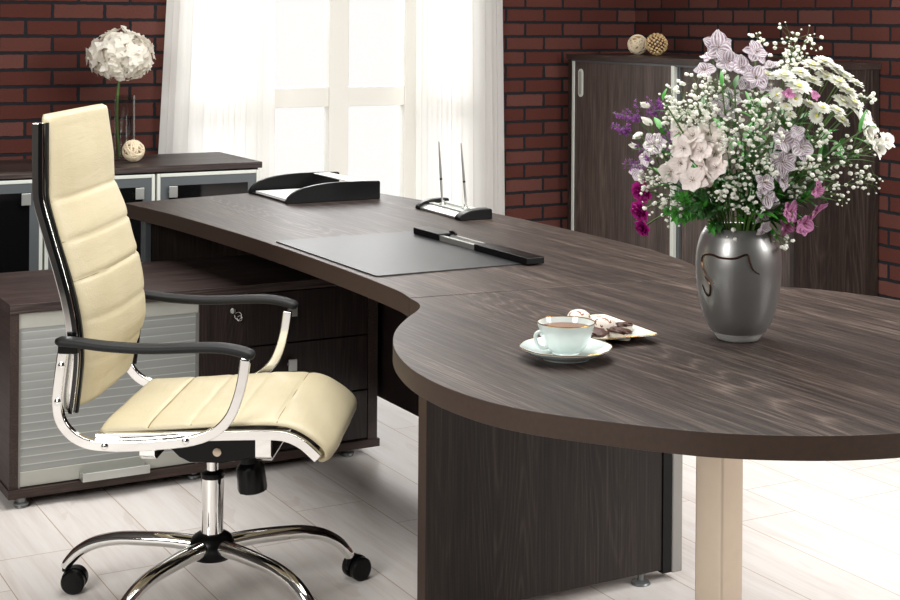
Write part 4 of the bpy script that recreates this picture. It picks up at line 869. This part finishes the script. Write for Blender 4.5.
for i, (x, y, z, R, lab) in enumerate(MUMS):
    rnd = random.Random(300+i); p = Vector((x, y, z)); o = thing('chrysanthemum', lab, 'flower', (VX, VY, MOUTH.z), 0, 'white chrysanthemums')
    n = (outward(p, rnd, .35, .12)+Vector((0, 0, 1.0 if i != 12 else -.1))).normalized()
    if i in (12, 18, 13): n = outward(p, rnd, 1.4, .05)
    MB().tube(stem_path(p-n*.004, rnd), .0013, 5).build('stem', 'stem', o)
    f = MB()
    for lay, (cnt, L, tl) in enumerate(((20, 1.0, .06), (18, .88, .22), (14, .66, .5))):
        for q in range(cnt):
            mt = frame(p+n*lay*.0012, n, q*2*PI/cnt+lay*.2+rnd.uniform(-.05, .05)) @ Matrix.Translation((0, R*.10, 0)) @ Matrix.Rotation(tl+rnd.uniform(-.08, .08), 4, 'X')
            f.petal(mt, R*L*.93, R*.46, rnd.uniform(-.3, .1), .2, 2, 4, 1.1)
    f.build('petals', 'petal_white', o, angle=80)
    MB().ball(p+n*.0025, R*.27, 2, (1, 1, .8), .2, i).build('flower_center', 'yolk', o)

for i, (x, y, z, R, cnt, lab) in enumerate(GYPS):
    rnd = random.Random(500+i); p = Vector((x, y, z)); o = thing('gypsophila_sprig', lab, 'flower', (VX, VY, MOUTH.z), 0, 'gypsophila sprigs')
    droop = z < 1.0
    base = p+(MOUTH+Vector((0, 0, .04))-p).normalized()*R*(.9 if not droop else 1.3)
    st = MB(); st.tube(stem_path(base, rnd), .0010, 5); fl = MB()
    subs = []
    for k in range(7):
        v = Vector((rnd.gauss(0, 1), rnd.gauss(0, 1), rnd.gauss(0, 1))).normalized()*R*.55+p; subs.append(v)
        st.tube([base, base.lerp(v, .5)+Vector((0, 0, .003)), v], .0006, 4)
    for k in range(cnt):
        v = Vector((rnd.gauss(0, 1), rnd.gauss(0, 1), rnd.gauss(0, 1))).normalized()*R*(rnd.random()**.45)*1.12; v = Vector((v.x, v.y, v.z)) + p
        s = min(subs, key=lambda q: (q-v).length); st.tube([s, s.lerp(v, .5)+Vector((0, 0, .001)), v], .00035, 3)
        v = v+Vector((0, 0, 0)); rad = rnd.choice((.002, .0028, .0034, .0042, .0048)); fl.ball(v, rad, 2 if rad > .0035 else 1, (1, 1, .85), .55, k*.37)
    st.build('stem', 'stem', o); tag(fl.build('blossoms', 'baby', o, angle=80), 'tiny white rounded blossoms', kind='stuff')

for i, (x, y, z, R, lab) in enumerate(LIMS):
    rnd = random.Random(700+i); p = Vector((x, y, z)); o = thing('sea_lavender_sprig', lab, 'flower', (VX, VY, MOUTH.z), 0, 'sea lavender sprigs')
    base = p+(MOUTH+Vector((0, 0, .06))-p).normalized()*R*1.1; st = MB(); st.tube(stem_path(base, rnd), .0011, 5); fl = MB()
    for k in range(7):
        e = p+Vector((rnd.gauss(0, 1), rnd.gauss(0, 1), rnd.gauss(0, 1))).normalized()*R*1.1 + (p-base)*.3
        st.tube([base, base.lerp(e, .5)+Vector((0, 0, .004)), e], .0005, 4)
        for q in range(9):
            c = base.lerp(e, .35+.65*q/8); d = Vector((rnd.gauss(0, 1), rnd.gauss(0, 1), rnd.gauss(0, 1))).normalized()
            for w in range(3): fl.petal(frame(c+d*.002, d, w*2.1) @ Matrix.Rotation(.9, 4, 'X'), .0065, .0036, -.3, .2, 2, 2, .6)
    st.build('stem', 'leaf_dark', o); tag(fl.build('florets', 'petal_violet', o, angle=80), 'small violet florets', kind='stuff')

for i, (x, y, z, R, lab) in enumerate(CARNS):
    rnd = random.Random(800+i); p = Vector((x, y, z)); o = thing('carnation', lab, 'flower', (VX, VY, MOUTH.z))
    n = outward(p, rnd, .7, .1); MB().tube(stem_path(p-n*R*.6, rnd), .0017, 6).build('stem', 'stem', o)
    f = MB()
    for lay in range(5):
        for q in range(7):
            mt = frame(p-n*R*.45, n, q*2*PI/7+lay*.5+rnd.uniform(-.2, .2)) @ Matrix.Rotation(.25+lay*.28, 4, 'X')
            f.petal(mt, R*(1.15-.08*lay), R*.85, rnd.uniform(-.4, .1), .1, 4, 4, 1.3, .10, rnd.uniform(0, 9))
    f.build('petals', 'petal_magenta', o, angle=80)

for i, (x, y, z, R, kind_, lab) in enumerate(GREENS):
    rnd = random.Random(900+i); p = Vector((x, y, z)); o = thing('leafy_stem', lab, 'foliage', (VX, VY, MOUTH.z))
    sp = stem_path(p, rnd); MB().tube(sp, .0016, 5).build('stem', 'stem', o); lf = MB()
    N = 14 if kind_ == 'lance' else 9
    for k in range(N):
        a = k*2.4+rnd.uniform(-.3, .3); t = .45+.55*k/(N-1); b = sp[int(t*(len(sp)-1))]; ax = (sp[-1]-sp[len(sp)//2]).normalized()
        u = ax.orthogonal().normalized(); v = ax.cross(u); d = ax*.75+(u*math.cos(a)+v*math.sin(a))*.8
        if kind_ == 'lance': leaf_blade(lf, b, d, Vector((0, 0, 1)), R*rnd.uniform(.8, 1.4), R*rnd.uniform(.22, .34))
        else:
            L = R*rnd.uniform(.8, 1.1); d.normalize(); leaf_blade(lf, b, d, -fw, L, L*.24, .3)
            for s in (-1, 1):
                for w in (.3, .55, .75):
                    side = d.cross(fw).normalized()*s; leaf_blade(lf, b+d*L*w, d*.8+side*.7, -fw, L*.38*(1.2-w*.5), L*.14, .3)
    lf.build('leaves', 'leaf' if i % 2 == 0 else 'leaf_dark', o, angle=80)
